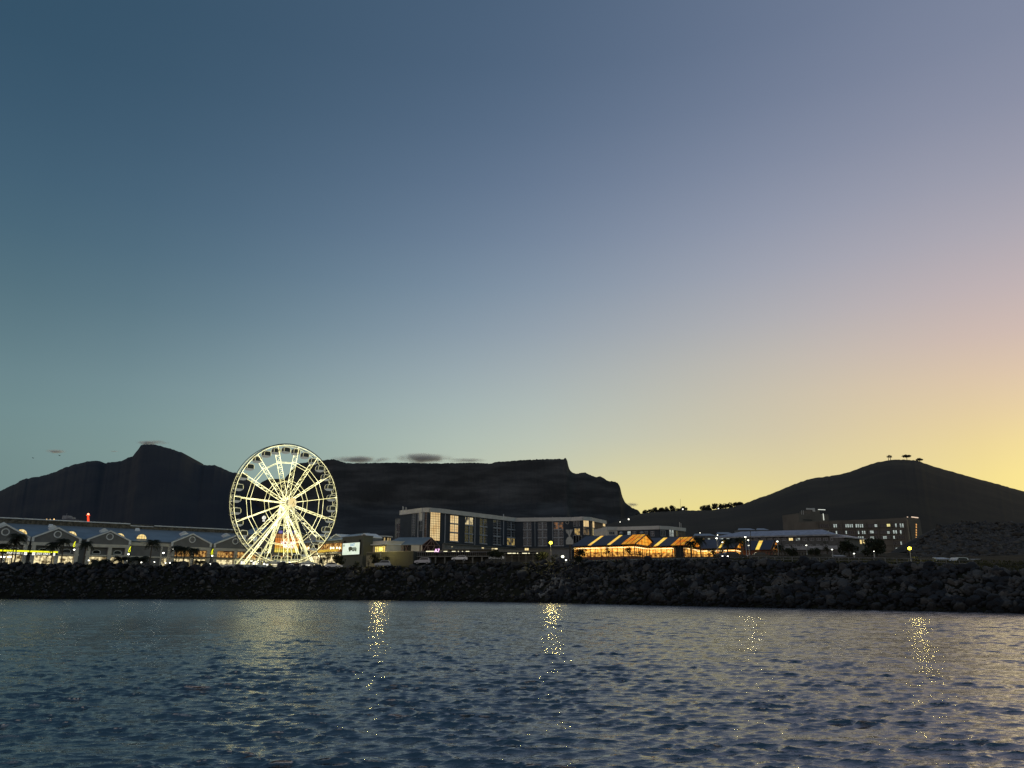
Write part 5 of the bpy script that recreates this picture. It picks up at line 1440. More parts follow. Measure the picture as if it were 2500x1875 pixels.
# interlocking concrete armour units half way along the wall
def armour():
    m = mat('armour_concrete', (.20, .205, .20), .85, var=.25, scale=2.5, bump=.05)
    labs = ['upright pale concrete armour unit, leftmost of the sea wall cluster', 'leaning pale concrete armour unit standing tall left of the gap', 'low pale concrete armour unit lying between the two tall ones', 'tallest upright concrete armour unit in the middle of the cluster', 'thick tilted concrete armour unit right of the tallest one', 'concrete armour unit with a stub leg pointing right at the cluster end', 'lowest concrete armour unit near the waterline under the cluster']
    sp = [(1307, 1441, .9, (.2, .5, 0)), (1322, 1431, 1.15, (.9, .35, .2)), (1343, 1440, .9, (.1, 1.0, .5)), (1357, 1426, 1.15, (.3, .05, 0)), (1369, 1432, 1.15, (1.4, .25, -.2)), (1381, 1428, .85, (.4, 1.2, .3)), (1326, 1452, .8, (.5, .9, 1))]
    for i, (px, py, s, r_) in enumerate(sp):
        # stand it where the sight line meets the slope
        best = None
        for Y in np.linspace(140, 190, 160):
            p = aty(px, py, Y)
            if p.z < h1(p.x, p.y) + .25: best = p; break
        if best is None: best = aty(px, py, 160)
        e = empty('armour_unit', best, 0, labs[i], 'armour unit', 'concrete armour units on the sea wall')
        mb = MB(); Rm = Matrix.Rotation(r_[0], 3, 'Z') @ Matrix.Rotation(r_[1], 3, 'X') @ Matrix.Rotation(r_[2], 3, 'Y')
        def T(v): return best + Rm @ (Vector(v) * s * .8)
        def limb(a, b, w0, w1):
            mb.tube(T(a), T(b), w0 * s * .8, 8, w1 * s * .8)
        limb((0, 0, -.2), (0, 0, 1.5), .42, .30); limb((0, 0, .2), (0, 0, -1.4), .42, .30); limb((0, 0, 1.0), (.95, 0, 1.15), .34, .26); limb((0, 0, 1.0), (-.95, 0, 1.15), .34, .26); limb((0, 0, -1.0), (0, .95, -1.1), .34, .26); limb((0, 0, -1.0), (0, -.95, -1.1), .34, .26)
        mb.build('concrete_body', m, e)
armour()

# ------------------------------------------------------------ trees
m_leaf = mat('dark_foliage', (.030, .038, .016), .8, var=.5, scale=1.2, col2=(.014, .02, .008))
m_leaf2 = mat('ridge_foliage', (.035, .036, .024), .8, var=.4, scale=.05)
m_palm = mat('palm_fronds', (.020, .026, .011), .8, var=.4, scale=2)
m_bark = mat('bark', (.06, .048, .035), .9, var=.3, scale=3)
m_palmb = mat('palm_bark', (.10, .085, .065), .9, var=.3, scale=3)
def leafcloud(n, clumps, size, rg, flat=.8):
    cl = np.array(clumps); k = rg.integers(0, len(cl), n)
    v = rg.normal(size=(n, 3)); v /= np.linalg.norm(v, axis=1)[:, None]
    rr = rg.uniform(.35, 1.05, n) ** .5
    c = cl[k, :3] + v * rr[:, None] * cl[k, 3:4] * np.array([1, 1, flat])
    a = rg.normal(size=(n, 3)); a /= np.linalg.norm(a, axis=1)[:, None]
    b = np.cross(a, rg.normal(size=(n, 3))); b /= np.linalg.norm(b, axis=1)[:, None]
    s = (size * rg.uniform(.6, 1.4, n))[:, None]
    V = np.stack([c - a * s, c - b * s * .45, c + a * s, c + b * s * .45], 1).reshape(-1, 3)
    F = np.arange(4 * n).reshape(-1, 4)
    return V, F
def tree(px, py_top, py_base, Y, wpx, label, name='tree', cat='tree', group=None, seed=0, kind='broad', m=None, n=900, base_z=None):
    rg = np.random.default_rng(seed + 50)
    b = aty(px, py_base, Y); t = aty(px, py_top, Y)
    g = b.z if base_z is None else base_z
    hh = t.z - g; w = wpx * b.y / 1917 / 2
    e = empty(name, (b.x, b.y, g), 0, label, cat, group)
    mb = MB(); clumps = []
    if kind == 'umbrella':
        th_ = hh * .72; mb.tube((b.x, b.y, g - .3), (b.x, b.y, g + th_), hh * .055, 7, hh * .035)
        for i in range(9):
            a = i * .9 + rg.uniform(0, .5); q = Vector((b.x + math.cos(a) * w * .6, b.y + math.sin(a) * w * .6, g + hh * rg.uniform(.55, .85)))
            mb.tube((b.x, b.y, g + th_ * .8), q, hh * .016, 5, hh * .008); clumps.append((q.x, q.y, q.z, w * .45))
        clumps.append((b.x, b.y, g + hh * .75, w * .55)); fl = .6
    else:
        mb.tube((b.x, b.y, g - 2.0), (b.x + w * .05, b.y, g + hh * .4), hh * .05, 7, hh * .03)
        for i in range(10):
            a = rg.uniform(0, 6.28); q = Vector((b.x + math.cos(a) * w * rg.uniform(.2, .68), b.y + math.sin(a) * w * .5, g + hh * rg.uniform(*((.30, .80) if m is None else (.12, .72)))))
            mb.tube((b.x + w * .05, b.y, g + hh * .35), q, hh * .02, 5, hh * .008); clumps.append((q.x, q.y, q.z, w * rg.uniform(.28, .48)))
        clumps.append((b.x, b.y, g + hh * .72, min(w * .5, hh * .3))); fl = .8
    mb.build('trunk', m_bark, e)
    V, F = leafcloud(n, clumps, (w * .10 if m is None else w * .17) if kind == 'broad' else w * .13, rg, fl)
    V[:, 2] = np.minimum(V[:, 2], g + hh * 1.02)
    npmesh('crown', V, F, m or m_leaf, e)
    return e
def palm(px, py_top, py_base, Y, wpx, label, seed=0, low=False):
    rg = np.random.default_rng(seed + 900); b = aty(px, py_base, Y); t = aty(px, py_top, Y); g = min(b.z, h1(b.x, b.y)) - .2
    w = wpx * b.y / 1917 / 2 * 1.25; top = t.z - w * .45
    e = empty('palm_tree', (b.x, b.y, g), 0, label, 'palm tree', 'palms along the promenade')
    if not low:
        mb = MB(); lean = rg.uniform(-.3, .3); n = 6; pr = Vector((b.x, b.y, g))
        for i in range(n):
            q = Vector((b.x + lean * ((i + 1) / n) ** 2, b.y, g + (top - g) * (i + 1) / n)); mb.tube(pr, q, .21 - .012 * i, 7, .20 - .012 * (i + 1)); pr = q
        mb.build('trunk', m_palmb, e); cx = pr
    else:
        cx = Vector((b.x, b.y, max(g + .4, top - w * .4))); mb = MB(); mb.tube((b.x, b.y, g), cx, .3, 8, .26); mb.build('trunk', m_palmb, e)
    V = []; F = []
    nf = 64 if not low else 54
    for i in range(nf):
        a = rg.uniform(0, 6.28); up = rg.uniform(-.5, 1.1) if not low else rg.uniform(.1, 1.3); L = w * rg.uniform(.85, 1.25)
        d = Vector((math.cos(a), math.sin(a), 0)); s = Vector((-d.y, d.x, 0)); prev = None; seg = 6
        for k in range(seg + 1):
            q = k / seg; p = cx + d * (L * q * math.cos(up * .6)) + Vector((0, 0, L * (q * math.sin(up) * .8 - .65 * q * q)))
            if prev is not None:
                # a pair of drooping leaflets on each side
                wd = L * .30 * (1 - abs(q - .45) * 1.1)
                for sg in (-1, 1):
                    for h_ in range(2):
                        o0 = prev + (p - prev) * (h_ * .5); o1 = prev + (p - prev) * (h_ * .5 + .32)
                        tip = (o0 + o1) / 2 + s * sg * wd + Vector((0, 0, -wd * .45)) + d * wd * .4
                        n0 = len(V); V += [tuple(o0), tuple(o1), tuple(tip)]; F.append((n0, n0 + 1, n0 + 2))
            prev = p
    npmesh('fronds', V, F, m_palm, e)
    return e
PALMS = [(36, 1296, 1368, 226, 40, 'tall full palm in front of the leftmost gable'), (28, 1312, 1368, 229, 26, 'thin palm just left of the full leftmost palm'), (4, 1322, 1366, 230, 26, 'palm at the very left edge by the neon sign'), (126, 1318, 1370, 227, 32, 'palm rising behind the right end of the neon sign'), (149, 1310, 1373, 225, 32, 'palm in front of the second gable round window'),
 (203, 1316, 1374, 226, 30, 'slim palm standing between the second and third gables'), (365, 1312, 1374, 232, 34, 'tall palm before the plain wall right of the fourth lit half round window'), (428, 1327, 1379, 228, 30, 'left palm of the three in front of the fourth gable'), (447, 1330, 1380, 230, 30, 'middle palm of the three in front of the fourth gable'), (470, 1333, 1381, 228, 30, 'right palm of the three in front of the fourth gable'),
 (1712, 1306, 1362, 185, 30, 'palm silhouette before the second market hall gable'), (1688, 1316, 1362, 186, 30, 'small palm silhouette against the lit second gable'), (1777, 1309, 1362, 184, 34, 'dark palm between the second and third market halls'), (1813, 1306, 1366, 178, 36, 'dark palm in front of the third market hall gable'), (1903, 1325, 1362, 182, 30, 'palm by the rightmost market hall')]
for i, (a, b, c, Y, w, l) in enumerate(PALMS):
    if a < 600: Y = behind(a, 15.8 + (i % 3) * .9)
    palm(a, b, c, Y, w, l, i)
LOW = [(243, 1345, 1374, 225, 52, 'broad low palm bush under the third gable'), (296, 1341, 1374, 227, 44, 'low palm bush right of the broad one, beside the yellow ribbon lamp'), (340, 1338, 1374, 229, 50, 'low palm bush under the plain wall'), (431, 1358, 1381, 226, 30, 'short palm bush at the foot of the three palms, left side'), (450, 1361, 1381, 226, 26, 'short palm bush at the foot of the three palms, middle'), (487, 1355, 1382, 226, 34, 'short palm bush right of the three palms')]
for i, (a, b, c, Y, w, l) in enumerate(LOW):
    Y = behind(a, 15.6 + (i % 3) * .8)
    palm(a, b, c, Y, w, l, 40 + i, True)
TR = [(826, 1352, 1385, 224, 40, 'round tree under the screen, beside the pale car', 1), (788, 1358, 1386, 226, 26, 'small round bush at the right foot of the wheel', 2), (798, 1337, 1378, 240, 22, 'thin dark tree in front of the lit restaurant balcony', 3), (868, 1370, 1388, 215, 24, 'low dark shrub at the foot of the olive block', 4),
 (918, 1350, 1383, 212, 34, 'left round tree before the concrete wall by the sodium lamp', 5), (942, 1356, 1384, 211, 30, 'right round tree before the concrete wall, above the silver car', 6), (899, 1366, 1384, 212, 8, 'thin conical shrub in front of the pale wall panel', 7),
 (1210, 1341, 1366, 190, 46, 'wide dark tree in front of the hotel deck', 8), (1322, 1346, 1372, 178, 34, 'dark shrub left of the middle sodium lamp post', 9), (1352, 1352, 1374, 176, 22, 'dark shrub right of the middle sodium lamp post', 10), (1416, 1338, 1362, 170, 34, 'dark shrub at the left end of the largest market hall', 11), (1412, 1356, 1374, 160, 34, 'low bush beside the globe lamp below the largest market hall', 12),
 (1486, 1330, 1362, 178, 22, 'young tree left of centre before the lit market windows', 13), (1536, 1334, 1362, 178, 26, 'flat topped young tree before the lit market windows', 14), (1562, 1342, 1362, 178, 14, 'smallest young tree before the lit market windows', 15),
 (1741, 1336, 1362, 180, 28, 'bushy tree left of the white market lamps', 16), (1762, 1336, 1363, 178, 24, 'bushy tree under the pair of white market lamps', 17), (1935, 1330, 1366, 160, 34, 'yellow green lit tree by the rightmost market hall', 18), (1990, 1336, 1366, 158, 34, 'dark bush between the long office and the railing', 19), (2020, 1312, 1358, 180, 22, 'tall dark tree in front of the long office end', 20),
 (2073, 1317, 1362, 155, 56, 'large dark tree left of the five storey block windows', 21), (2141, 1310, 1366, 150, 74, 'largest dark tree, in front of the five storey block', 22), (2237, 1354, 1382, 118, 24, 'small thin crowned tree lit yellow beside the right sodium lamp', 23), (2310, 1360, 1384, 135, 26, 'bush at the foot of the rubble mound behind the container', 24)]
for a, b, c, Y, w, l, sd in TR: tree(a, b, c, Y, w, l, seed=sd, n=1100 if w > 30 else 500, name='bush' if 'bush' in l or 'shrub' in l else 'tree', cat='bush' if 'bush' in l or 'shrub' in l else 'tree')
# umbrella pines on the hill top and trees along the ridge
Dh = 2290
for px, top, base, w, l, sd, kd in ((2169.5, 1110.5, 1123.5, 8, 'left thin pine of the pair on the hill top', 1, 'umbrella'), (2174.5, 1109.5, 1123.5, 10, 'right thin pine of the pair on the hill top', 2, 'umbrella'), (2214.5, 1110.5, 1122.5, 22, 'widest umbrella pine on the very top of the hill', 3, 'umbrella'), (2245, 1119, 1128, 18, 'low umbrella pine just right of the hill top', 4, 'umbrella')):
    tree(px, top, base + .8, Dh, w, l, 'pine_tree', 'pine tree', 'pines on top of the hill', sd, kd, m_leaf2, 500)
RT = [(1562, 1254, 1263, 22), (1576, 1243.5, 1257, 20), (1590, 1242, 1254, 18), (1600, 1237.5, 1252, 20), (1616, 1238.5, 1251, 22), (1628, 1236.5, 1250, 18), (1641, 1232.5, 1249, 22), (1658, 1240, 1249, 18), (1669, 1235, 1248, 20),
      (1718, 1233, 1247.5, 24), (1731, 1231.5, 1247, 22), (1748, 1227.5, 1244, 22), (1759, 1228.5, 1242, 18), (1771, 1228, 1241, 18), (1783, 1226, 1239.5, 20), (1797, 1225.5, 1236, 18), (1808, 1225, 1233.5, 18)]
OR_ = ['leftmost', 'second', 'third', 'fourth', 'fifth', 'sixth', 'seventh', 'eighth', 'ninth']
RL = [OR_[i] + ' tree of the left ridge clump' + (', lowest on the slope' if i == 0 else ', beside the thin mast' if i == 7 else ', just right of the thin mast' if i == 8 else ', counted from the flat mountain') for i in range(9)] + [OR_[i] + ' tree of the right ridge clump' + (', at the saddle' if i == 0 else ', highest against the hill' if i == 7 else ', counted from the saddle') for i in range(8)]
for i, (x, t, b, w) in enumerate(RT):
    side = 'left' if i < 9 else 'right'; k = i if i < 9 else i - 9
    tree(x, t, b + 1.5, Dh, w, RL[i], 'ridge_tree', 'tree', 'trees along the saddle ridge', 100 + i, 'broad', m_leaf2, 700)
p = aty(1661, 1247, Dh); q = aty(1661, 1218.5, Dh); e = empty('radio_mast', p, 0, 'hair thin radio mast on the saddle between the mountain and the hill', 'mast')
mb = MB(); mb.tube(p - Vector((0, 0, 4)), q, .42, 5, .25); mb.build('mast', m_dark, e); mb = MB(); mb.ball(q, .5, 6, 4); mb.build('tip', m_dark, e)

# low scrub along the crest: uncountable
def scrub():
    rg = np.random.default_rng(77); Vs = []; 
    n = 26000
    i = rg.integers(3, 17, n); t = rg.uniform(0, 1, n); A = SHN[i]; B = SHN[i + 1]; d = B - A; L = np.linalg.norm(d, axis=1)[:, None]; nn = np.stack([-d[:, 1], d[:, 0]], 1) / L
    W = np.interp(A[:, 0], [-147, -36, 24, 56], [15, 13, 11, 8.5]); off = W + rg.uniform(.6, 1, n) ** 2 * np.interp(A[:, 0], [-60, 0, 56], [3, 14, 30]) * rg.uniform(0, 1, n)
    P = A + d * t[:, None] + nn * off[:, None]; Z = H(P[:, 0], P[:, 1])
    clump = (np.sin(P[:, 0] * .9) + np.sin(P[:, 1] * .7 + P[:, 0] * .3) + 2) / 4
    hgt = (.08 + .35 * clump * rg.uniform(.2, 1, n))
    c = np.stack([P[:, 0], P[:, 1], Z], 1); a = rg.normal(size=(n, 3)); a[:, 2] = 0; a /= np.linalg.norm(a, axis=1)[:, None]
    up = np.stack([rg.normal(0, .3, n), rg.normal(0, .3, n), np.ones(n)], 1)
    V = np.stack([c - a * hgt[:, None] * .5, c + a * hgt[:, None] * .5, c + up * hgt[:, None]], 1).reshape(-1, 3); F = np.arange(3 * n).reshape(-1, 3)
    o = npmesh('coastal_scrub', V, F, mat('scrub_leaves', (.04, .043, .016), .9, var=.5, scale=.8)); tag(o, 'dark grass and low scrub growing along the top of the sea wall', 'scrub', kind='stuff')
scrub()

# ------------------------------------------------------------ rubble mound on the right
def mound():
    rg = np.random.default_rng(5); prof = [(2225, 1345), (2258, 1313), (2285, 1296), (2313, 1281), (2345, 1278), (2379, 1276), (2440, 1277.5), (2500, 1279), (2600, 1284), (2750, 1310), (2900, 1350)]
    px = np.arange(2225, 2900, 3.0); py = np.interp(px, [p[0] for p in prof], [p[1] for p in prof]); n = len(px); rows = 34; V = []
    D = 205.0
    for r in range(-8, rows + 1):
        for i in range(n):
            c = aty(px[i], py[i], D)
            if r < 0: q = -r / 8; V.append((c.x, D + 30 * q, c.z - (c.z - 9) * q * q)); continue
            q = r / rows; y = D - 62 * q; k = y / D
            x = c.x * k; base = h1(x, y); z = base - .3 + (c.z - base + .3) * (1 - q) ** 1.15 * (1)
            V.append((x + rg.normal(0, .15), y + rg.normal(0, .15), z + rg.normal(0, .28) * (1 - q)))
    R_ = rows + 9; idx = np.arange(R_ * n).reshape(R_, n); F = np.stack([idx[:-1, :-1], idx[1:, :-1], idx[1:, 1:], idx[:-1, 1:]], -1).reshape(-1, 4)
    m = mat('mound_earth', (.030, .027, .022), .95, var=.5, scale=.5, bump=.3)
    struct(npmesh('mound_terrain', V, F, m))
    V = np.array(V); vv = []; ff = []; off = 0; var = [rock_mesh(700 + i, 1) for i in range(10)]
    sel = rg.integers(8 * n, len(V), 2600)
    for k in sel:
        r = float(np.clip(.34 * np.exp(rg.normal(0, .55)), .15, 1.3)); M_, F2 = var[k % 10]
        vv.append((M_ * r) @ rot(rg.uniform(0, 6), rg.uniform(-.6, .6), 0).T + V[k] + rg.normal(0, .5, 3) * np.array([1, 1, .1])); ff.append(F2 + off); off += len(M_)
    o = npmesh('mound_rubble', np.concatenate(vv), np.concatenate(ff), mat('mound_stone', (.065, .06, .052), .9, var=.55, scale=.6)); tag(o, 'loose broken rubble covering the tall dark mound at the right', 'rubble', kind='stuff')
mound()

# ------------------------------------------------------------ vehicles
def car(px, py, Y, rz, label, col, kind='hatch', scale=1.0, lights=False):
    b = aty(px, py, Y); g = b.z
    L = 4.3; W = 1.76
    if kind == 'suv': prof = [(-2.15, .45), (-2.2, .95), (-2.05, 1.15), (-1.85, 1.75), (-1.2, 1.82), (.35, 1.80), (1.0, 1.18), (1.95, 1.05), (2.18, .85), (2.2, .45)]
    elif kind == 'van': prof = [(-2.3, .45), (-2.35, 1.0), (-2.3, 2.0), (-2.1, 2.1), (1.1, 2.1), (1.8, 1.3), (2.3, 1.1), (2.4, .8), (2.4, .45)]
    else: prof = [(-2.1, .42), (-2.15, .85), (-1.95, 1.0), (-1.4, 1.42), (-.7, 1.5), (.2, 1.46), (.95, 1.0), (1.85, .88), (2.12, .7), (2.15, .42)]
    e = empty('parked_car' if kind != 'van' else 'parked_van', (b.x, b.y, g), rz, label, 'car' if kind != 'van' else 'van', 'vehicles parked behind the sea wall')
    e['_local'] = 1
    belt = 1.0 if kind != 'hatch' else .9
    paint = mat('car_paint_' + col[0], col[1], .25, metal=.3, spec=.6, var=.03)
    def P_(mb, pts, y0, y1): mb.prism([(x, y0, z) for x, z in pts], (0, y1 - y0, 0))
    mb = MB(); n = len(prof)
    # lower body full width, greenhouse tucked in
    low = [p if p[1] <= belt + .12 else (p[0], belt + .12) for p in prof]
    seen = []; [seen.append(p) for p in low if p not in seen]
    P_(mb, seen, -W / 2, W / 2); up = [p for p in prof if p[1] >= belt]
    if kind == 'hatch': up = [(-1.95, .95), (-1.4, 1.42), (-.7, 1.5), (.2, 1.46), (.95, .98)]
    mb.prism([(x, -W / 2 + .14, z) for x, z in up], (0, W - .28, 0)); mb.build('body', paint, e)
    mb = MB(); cx_ = sum(p[0] for p in up) / len(up); cz_ = sum(p[1] for p in up) / len(up) + .04
    P_(mb, [(cx_ + (x - cx_) * .82, cz_ + (z - cz_) * .72) for x, z in up], -W / 2 + .12, W / 2 - .12); mb.build('window_glass', m_glass, e)
    for x in (-1.35, 1.38):
        for y in (-W / 2 + .08, W / 2 - .08):
            mb = MB(); mb.tube((x, y - .11, .33), (x, y + .11, .33), .33, 14); w = mb.build('wheel', mat('tyre', (.02, .02, .02), .8), e)
            mb = MB(); mb.tube((x, y - .12, .33), (x, y + .12, .33), .19, 10); mb.build('rim', m_steel, w)
    hl = emi('headlamp_on', (1, .95, .8), 6.0) if lights else mat('lamp_glass', (.7, .7, .7), .1)
    for y in (-.62, .62):
        mb = MB(); mb.box(prof[-1][0] - .06, prof[-1][0] + .02, y - .16, y + .16, .66, .80); mb.build('headlight', hl, e)
        mb = MB(); mb.box(prof[0][0] - .04, prof[0][0] + .04, y - .14, y + .14, .74, .88); mb.build('tail_light', mat('red_lens', (.4, .02, .02), .2), e)
    e.scale = (scale,) * 3
    return e
white = ('white', (.75, .75, .75)); silver = ('silver', (.42, .43, .45)); dark = ('black', (.02, .02, .022)); 
car(815, 1388.5, 222, R(8), 'low white car parked at the right foot of the ferris wheel', white, 'hatch', 1.15)
car(934, 1385, 210, R(188), 'silver estate car beneath the trees at the concrete wall', silver, 'suv')
car(1032, 1378, 213, R(172), 'pale silver hatchback by the deck, right of the concrete wall', silver, 'suv', 1.0, False)
car(1122, 1370, 208, R(180), 'white roofed car half hidden on the road before the deck columns', white, 'hatch')
car(1212, 1368, 196, R(184), 'white car beneath the wide dark tree', white, 'hatch', .9)
car(1792, 1367.5, 160, R(4), 'dark saloon silhouetted in front of the third market hall', dark, 'hatch', 1.15)
car(1849, 1366.5, 162, R(176), 'dark car right of the third market hall by the wooden fence', dark, 'hatch', 1.0)
car(1761, 1367, 158, R(-80), 'car with bright headlights below the white market lamps', dark, 'hatch', .9, True)
car(2338, 1387.5, 120, R(200), 'pale van outline at the foot of the rubble mound', white, 'suv', .9)
# container and site hut
for px, py, w_, h_, Y, rz, lab, nm, cl in ((2308, 1381, 1.9, .95, 121, .05, 'pale blue grey container box at the foot of the mound', 'container', (.16, .19, .22)), (2395, 1379, 1.9, .6, 123, -.1, 'low shed with pale sloping roof at the foot of the mound, far right', 'site_shed', (.14, .15, .15)), (2054, 1366, 1.9, .5, 140, 0, 'low pale long box by the railing under the large dark trees', 'storage_box', (.10, .10, .10))):
    p = aty(px, py, Y); e = empty(nm, (p.x, p.y, p.z), rz, lab, nm.replace('_', ' ')); e['_local'] = 1
    mb = MB(); mb.box(-w_ / 2, w_ / 2, 0, 1.4, -.3, h_); mb.build('body', mat(nm + '_paint', cl, .7), e)
    mb = MB()
    for q in np.linspace(-w_ / 2 + .1, w_ / 2 - .1, 9): mb.box(q - .02, q + .02, -.03, 0.0, -.2, h_ - .08)
    mb.build('ribs', mat(nm + '_paint', cl, .7), e)
    mb = MB(); mb.prism([(-w_ / 2 - .08, -.1, h_), (w_ / 2 + .08, -.1, h_), (w_ / 2 - .1, 1.5, h_ + .3), (-w_ / 2 - .08, 1.5, h_ + .3)], (0, 0, .06)); mb.build('roof', mat(nm + '_roof', tuple(v * 2.2 for v in cl), .6), e)

# ------------------------------------------------------------ lamps
lamp('sodium_lamp', 930, 1340.5, 214, None, e_sod, 'bright yellow sodium street lamp in front of the round pavilion', .42, watts=1500, lcol=(1, .80, .30))
lamp('sodium_lamp', 1344.5, 1325, 176, None, e_sod, 'bright yellow sodium street lamp before the hotel right wing', .38, watts=1500, lcol=(1, .80, .30))
lamp('sodium_lamp', 2220.5, 1339, 118, None, e_sod, 'bright yellow sodium street lamp at the far right by the rubble mound', .27, watts=380, lcol=(1, .80, .30))
for (x, y, Y, r), l in zip(((181, 1342, 232, .26), (314, 1353, 234, .26), (399, 1350, 236, .26), (518, 1357, 238, .24), (422, 1341, 238, .22)),
    ('white street lamp under the yellow ribbon between second and third gables', 'white street lamp under the yellow ribbon right of the third gable', 'white street lamp in front of the plain mall wall', 'white street lamp under the yellow ribbon right of the fourth gable', 'pinkish white lamp above the left palm of three')):
    lamp('street_lamp', x, y, behind(x, 19), None, e_white, l, r, 'street lamps before the shopping centre', watts=15)
WL = [(1749.6, 1314.4, 176, .24, 'brightest white market lamp, left of the pair', 1), (1763.7, 1324, 180, .18, 'lower small white market lamp, right of the brightest one', 1), (1819.6, 1311, 172, .22, 'white lamp left of the black flagpole by the long office', 1), (1826.6, 1318.5, 176, .17, 'middle white lamp of three stacked by the long office', 1), (1827.7, 1331.5, 180, .18, 'lowest white lamp of three stacked by the long office', 1), (1751.7, 1306.5, 200, .13, 'faint white lamp just above the brightest market lamp', 0), (1897.7, 1322, 172, .22, 'white lamp over the rightmost market hall roof', 1), (1968.5, 1331.5, 168, .16, 'white lamp in front of the middle of the long office', 1), (2031.4, 1341.6, 150, .16, 'white lamp under the right end of the long office', 1), (2085, 1351.5, 140, .15, 'white lamp left of the largest dark tree', 1), (2133.5, 1346, 142, .10, 'small white lamp under the largest dark tree', 1)]
e_wl = emi('market_street_lamp', (1, 1, .82), 6.0)
for x, y, Y, r, l, g in WL: lamp('street_lamp', x, y, Y, None, e_wl, l, r, 'white street lamps around the market', kind='flat', watts=260 if x == 1819.6 else 12 if g else 0, lcol=(1, .85, .4) if x == 1819.6 else (1, .95, .8))
lamp('globe_lamp', 1373.7, 1359, 172, None, emi('globe_light', (1, 1, .72), 3.0), 'pale round globe lamp low beside the steps, right of the middle sodium lamp', .34)
lamp('globe_lamp', 1382, 1367.5, 168, None, e_wl, 'small ground lamp below the pale round globe lamp', .16)
BOL = ['white bollard lamp at the left picture edge below the neon sign', 'white bollard lamp under the start of the neon lettering', 'left lamp of the close white pair under the neon sign', 'right lamp of the close white pair under the neon sign', 'white bollard lamp left of the broad low palm bush', 'white bollard lamp between the broad and second low palm bush', 'white bollard lamp right of the second low palm bush', 'white bollard lamp in the gap of the low bush under the plain wall', 'small white bollard lamp on the blank wall left of the lit doorway', 'left small lamp of the pair beside the three palms', 'right small lamp of the pair beside the three palms', 'left lamp of the last pair before the ferris wheel booths', 'right lamp of the last pair before the ferris wheel booths']
for i, (x, y, Y) in enumerate(((3, 1359.5, 232), (10.5, 1359.5, 232), (20, 1359.5, 232), (25.5, 1359.8, 232), (217, 1368, 234), (263, 1369, 234), (311, 1369.5, 236), (345, 1373, 238), (377, 1372, 240), (404, 1374.5, 240), (415, 1374.5, 240), (502, 1376, 242), (513, 1377, 242))):
    lamp('bollard_lamp', x, y, behind(x, 21), None, e_white, BOL[i], .20 if i not in (9, 8) else .15, 'bollard lamps along the shopping centre')
for i, (x, y, l) in enumerate(((1534.8, 1267.7, 'bright white lamp on the dark slope right of the flat mountain foot'), (1513.8, 1274.3, 'small white lamp low on the slope, left of the brighter slope lamp'), (1709, 1301, 'lone white lamp above the second market hall roof'), (1667, 1243, 'white lamp among the right trees of the left ridge clump'), (1565, 1256.5, 'lamp glinting under the leftmost ridge trees'), (1754, 1241.5, 'lamp glinting under the right clump of ridge trees'))):
    Y = 900 if i < 3 else 2240
    p = aty(x, y, Y); e = empty('hill_lamp', p, 0, l, 'lamp', 'lamps on the far slope')
    r = (1.0, .6, .6, 2.2, 1.3, 1.6)[i] 
    mb = MB(); mb.ball(p, r, 8, 6); mb.build('lamp_globe', emi('hill_lamp_light', (1, .96, .8), 1.9), e, True); mb = MB(); mb.tube(p - Vector((0, 0, r)), p - Vector((0, 0, r + 8)), .2, 5); mb.build('pole', m_dark, e)
# yellow ribbon lights on the mall lamp posts
for x, y, l in ((181.5, 1328.5, 'glowing yellow ribbon shape on the lamp post between second and third gables'), (316.5, 1341, 'glowing yellow ribbon shape on the lamp post right of the third gable'), (518, 1347, 'glowing yellow ribbon shape on the lamp post right of the fourth gable')):
    p = aty(x, y, behind(x, 18.6)); e = empty('ribbon_light', p, 0, l, 'light decoration', 'yellow ribbon lights')
    f = Face((p.x - 1, p.y), (p.x + 1, p.y)); mb = MB()
    pts = [(.25, .85), (.05, .55), (-.15, 0), (-.3, -.5), (-.1, -.82), (.22, -.7), (.28, -.35), (.05, -.05), (.12, .4), (.25, .85)]
    for (a, b), (c, d) in zip(pts[:-1], pts[1:]): mb.tube((p.x + a, p.y, p.z + b), (p.x + c, p.y, p.z + d), .085, 5)
    mb.build('neon_tube', e_neon, e)
    mb = MB(); mb.tube((p.x, p.y + .1, p.z - 2.0), (p.x, p.y + .1, p.z + .6), .05, 5); mb.build('bracket', m_dark, e)
# thin dark flagpoles before the market
for x, y0, y1, Y, l in ((1660.5, 1305, 1360, 178, 'dark thin pole in front of the dark kiosk'), (1832, 1296, 1362, 170, 'tall dark pole right of the third market hall'), (1908, 1316, 1350, 168, 'dark pole at the rightmost market hall')):
    p = aty(x, y1, Y); q = aty(x, y0, Y); e = empty('pole', p, 0, l, 'pole', 'dark poles before the market')
    mb = MB(); mb.tube(p - Vector((0, 0, 1)), q, .10, 6, .06); mb.build('shaft', m_dark, e); mb = MB(); mb.ball(q, .12, 6, 5); mb.build('finial', m_dark, e)

